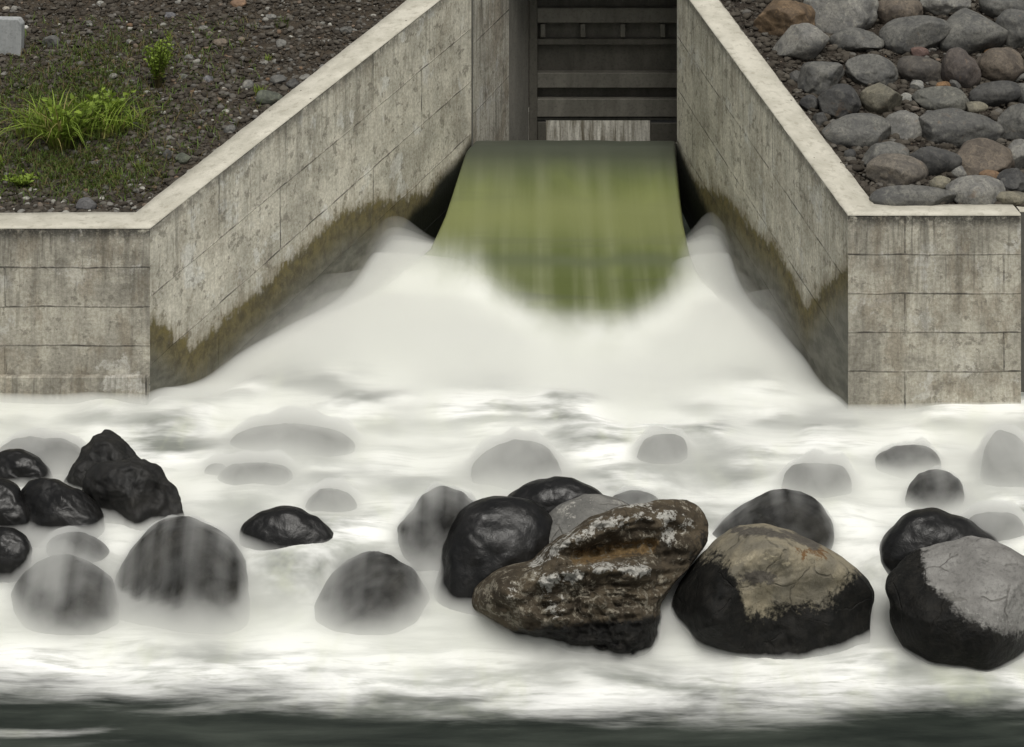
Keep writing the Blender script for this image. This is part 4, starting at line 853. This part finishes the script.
V_ = np.maximum(top, dr); V_ = np.maximum(.45 * blur(V_, 4, 2) + .55 * blur(V_, 9, 2), blur(top, 3, 1)); V_ = np.where(R > top - .05, np.maximum(V_, R + cv * .75), V_); V_ = np.where(dr > top, np.maximum(V_, blur(np.maximum(dr, top), 2, 2)), V_)
V_ = np.where((C_ > 0) & (C_ <= .105) & (R > top), np.minimum(V_, R + cv + .012), V_)
V_ = blur(V_, 1, 1)
def volume_object(name, X, Y, T, zbot, dens, colr, label):
    n, m_ = X.shape; A = np.stack([X, Y, T], -1).reshape(-1, 3); B = np.stack([X, Y, zbot + 0 * X], -1).reshape(-1, 3); N = n * m_
    f1 = grid_faces(n, m_); f2 = grid_faces(n, m_, True) + N; ids = np.arange(N).reshape(n, m_); S = []
    for line in (ids[:, 0], ids[-1, :], ids[::-1, -1], ids[0, ::-1]):
        S.append(np.stack([line[:-1], line[:-1] + N, line[1:] + N, line[1:]], -1))
    mt = bpy.data.materials.new(name); mt.use_nodes = True; tt_ = mt.node_tree; tt_.nodes.clear(); ou = tt_.nodes.new('ShaderNodeOutputMaterial'); pv = tt_.nodes.new('ShaderNodeVolumePrincipled')
    pv.inputs['Color'].default_value = (*colr, 1); pv.inputs['Density'].default_value = dens; pv.inputs['Anisotropy'].default_value = 0.0; tt_.links.new(pv.outputs[0], ou.inputs['Volume'])
    o = mesh(name, np.concatenate([A, B]), np.concatenate([f1, f2] + S), mt); tag(o, label, None, None, 'stuff'); return o
volume_object('mist', X, Y, V_, -2.0, 6.0, (.952, .956, .936), 'silky white veil of water over the rapids')
# spray plume in the channel mouth
px_ = np.arange(-8.4, 8.4, .1); py_ = np.arange(28.6, 37.4, .1); X, Y = np.meshgrid(px_, py_, indexing='ij')
wall_l = np.interp(Y, [29, 30, 39], [-9, LA[0], LB[0]]); wall_r = np.interp(Y, [29, 30, 39], [9, RA[0], RB[0]])
dl_ = X - wall_l; dr_ = wall_r - X
env = sst(28.6, 30.5, Y) * sst(36.3, 34.2, Y)
side_ = np.exp(-(np.maximum(dl_, 0) / 1.1) ** 2) + np.exp(-(np.maximum(dr_, 0) / .8) ** 2)
cen = sst(34.6, 32.0, Y)
g = env * (.22 * cen * np.exp(-((X - .2) / 3.0) ** 4) + .42 * side_ * sst(30.3, 33.0, Y) + .0 * side_ + .07)
nz_ = n2(X, Y, .7, .7, 71, 2)
trg = blur(trough(X, Y), 2, 2); env2 = np.exp(-((X + 2.15) / .65) ** 2 - ((Y - 35.85) / .75) ** 2) + 1.1 * np.exp(-((X - 3.66) / .42) ** 2 - ((Y - 35.85) / .75) ** 2)
for k_, (hh, dn) in enumerate(((.25, 2.4), (.6, 1.1), (1.1, .55), (1.7, .3))):
    volume_object('spray', X, Y, zb(Y, X) + trg + g * (hh * 1.1 + .25 * hh * nz_) + env2 * (.07 + .38 * hh) - .12 - .7 * sst(36.2, 37.2, Y), -1.9 - .01 * k_, dn, (.952, .956, .936), 'fine spray hanging in the mouth of the channel')
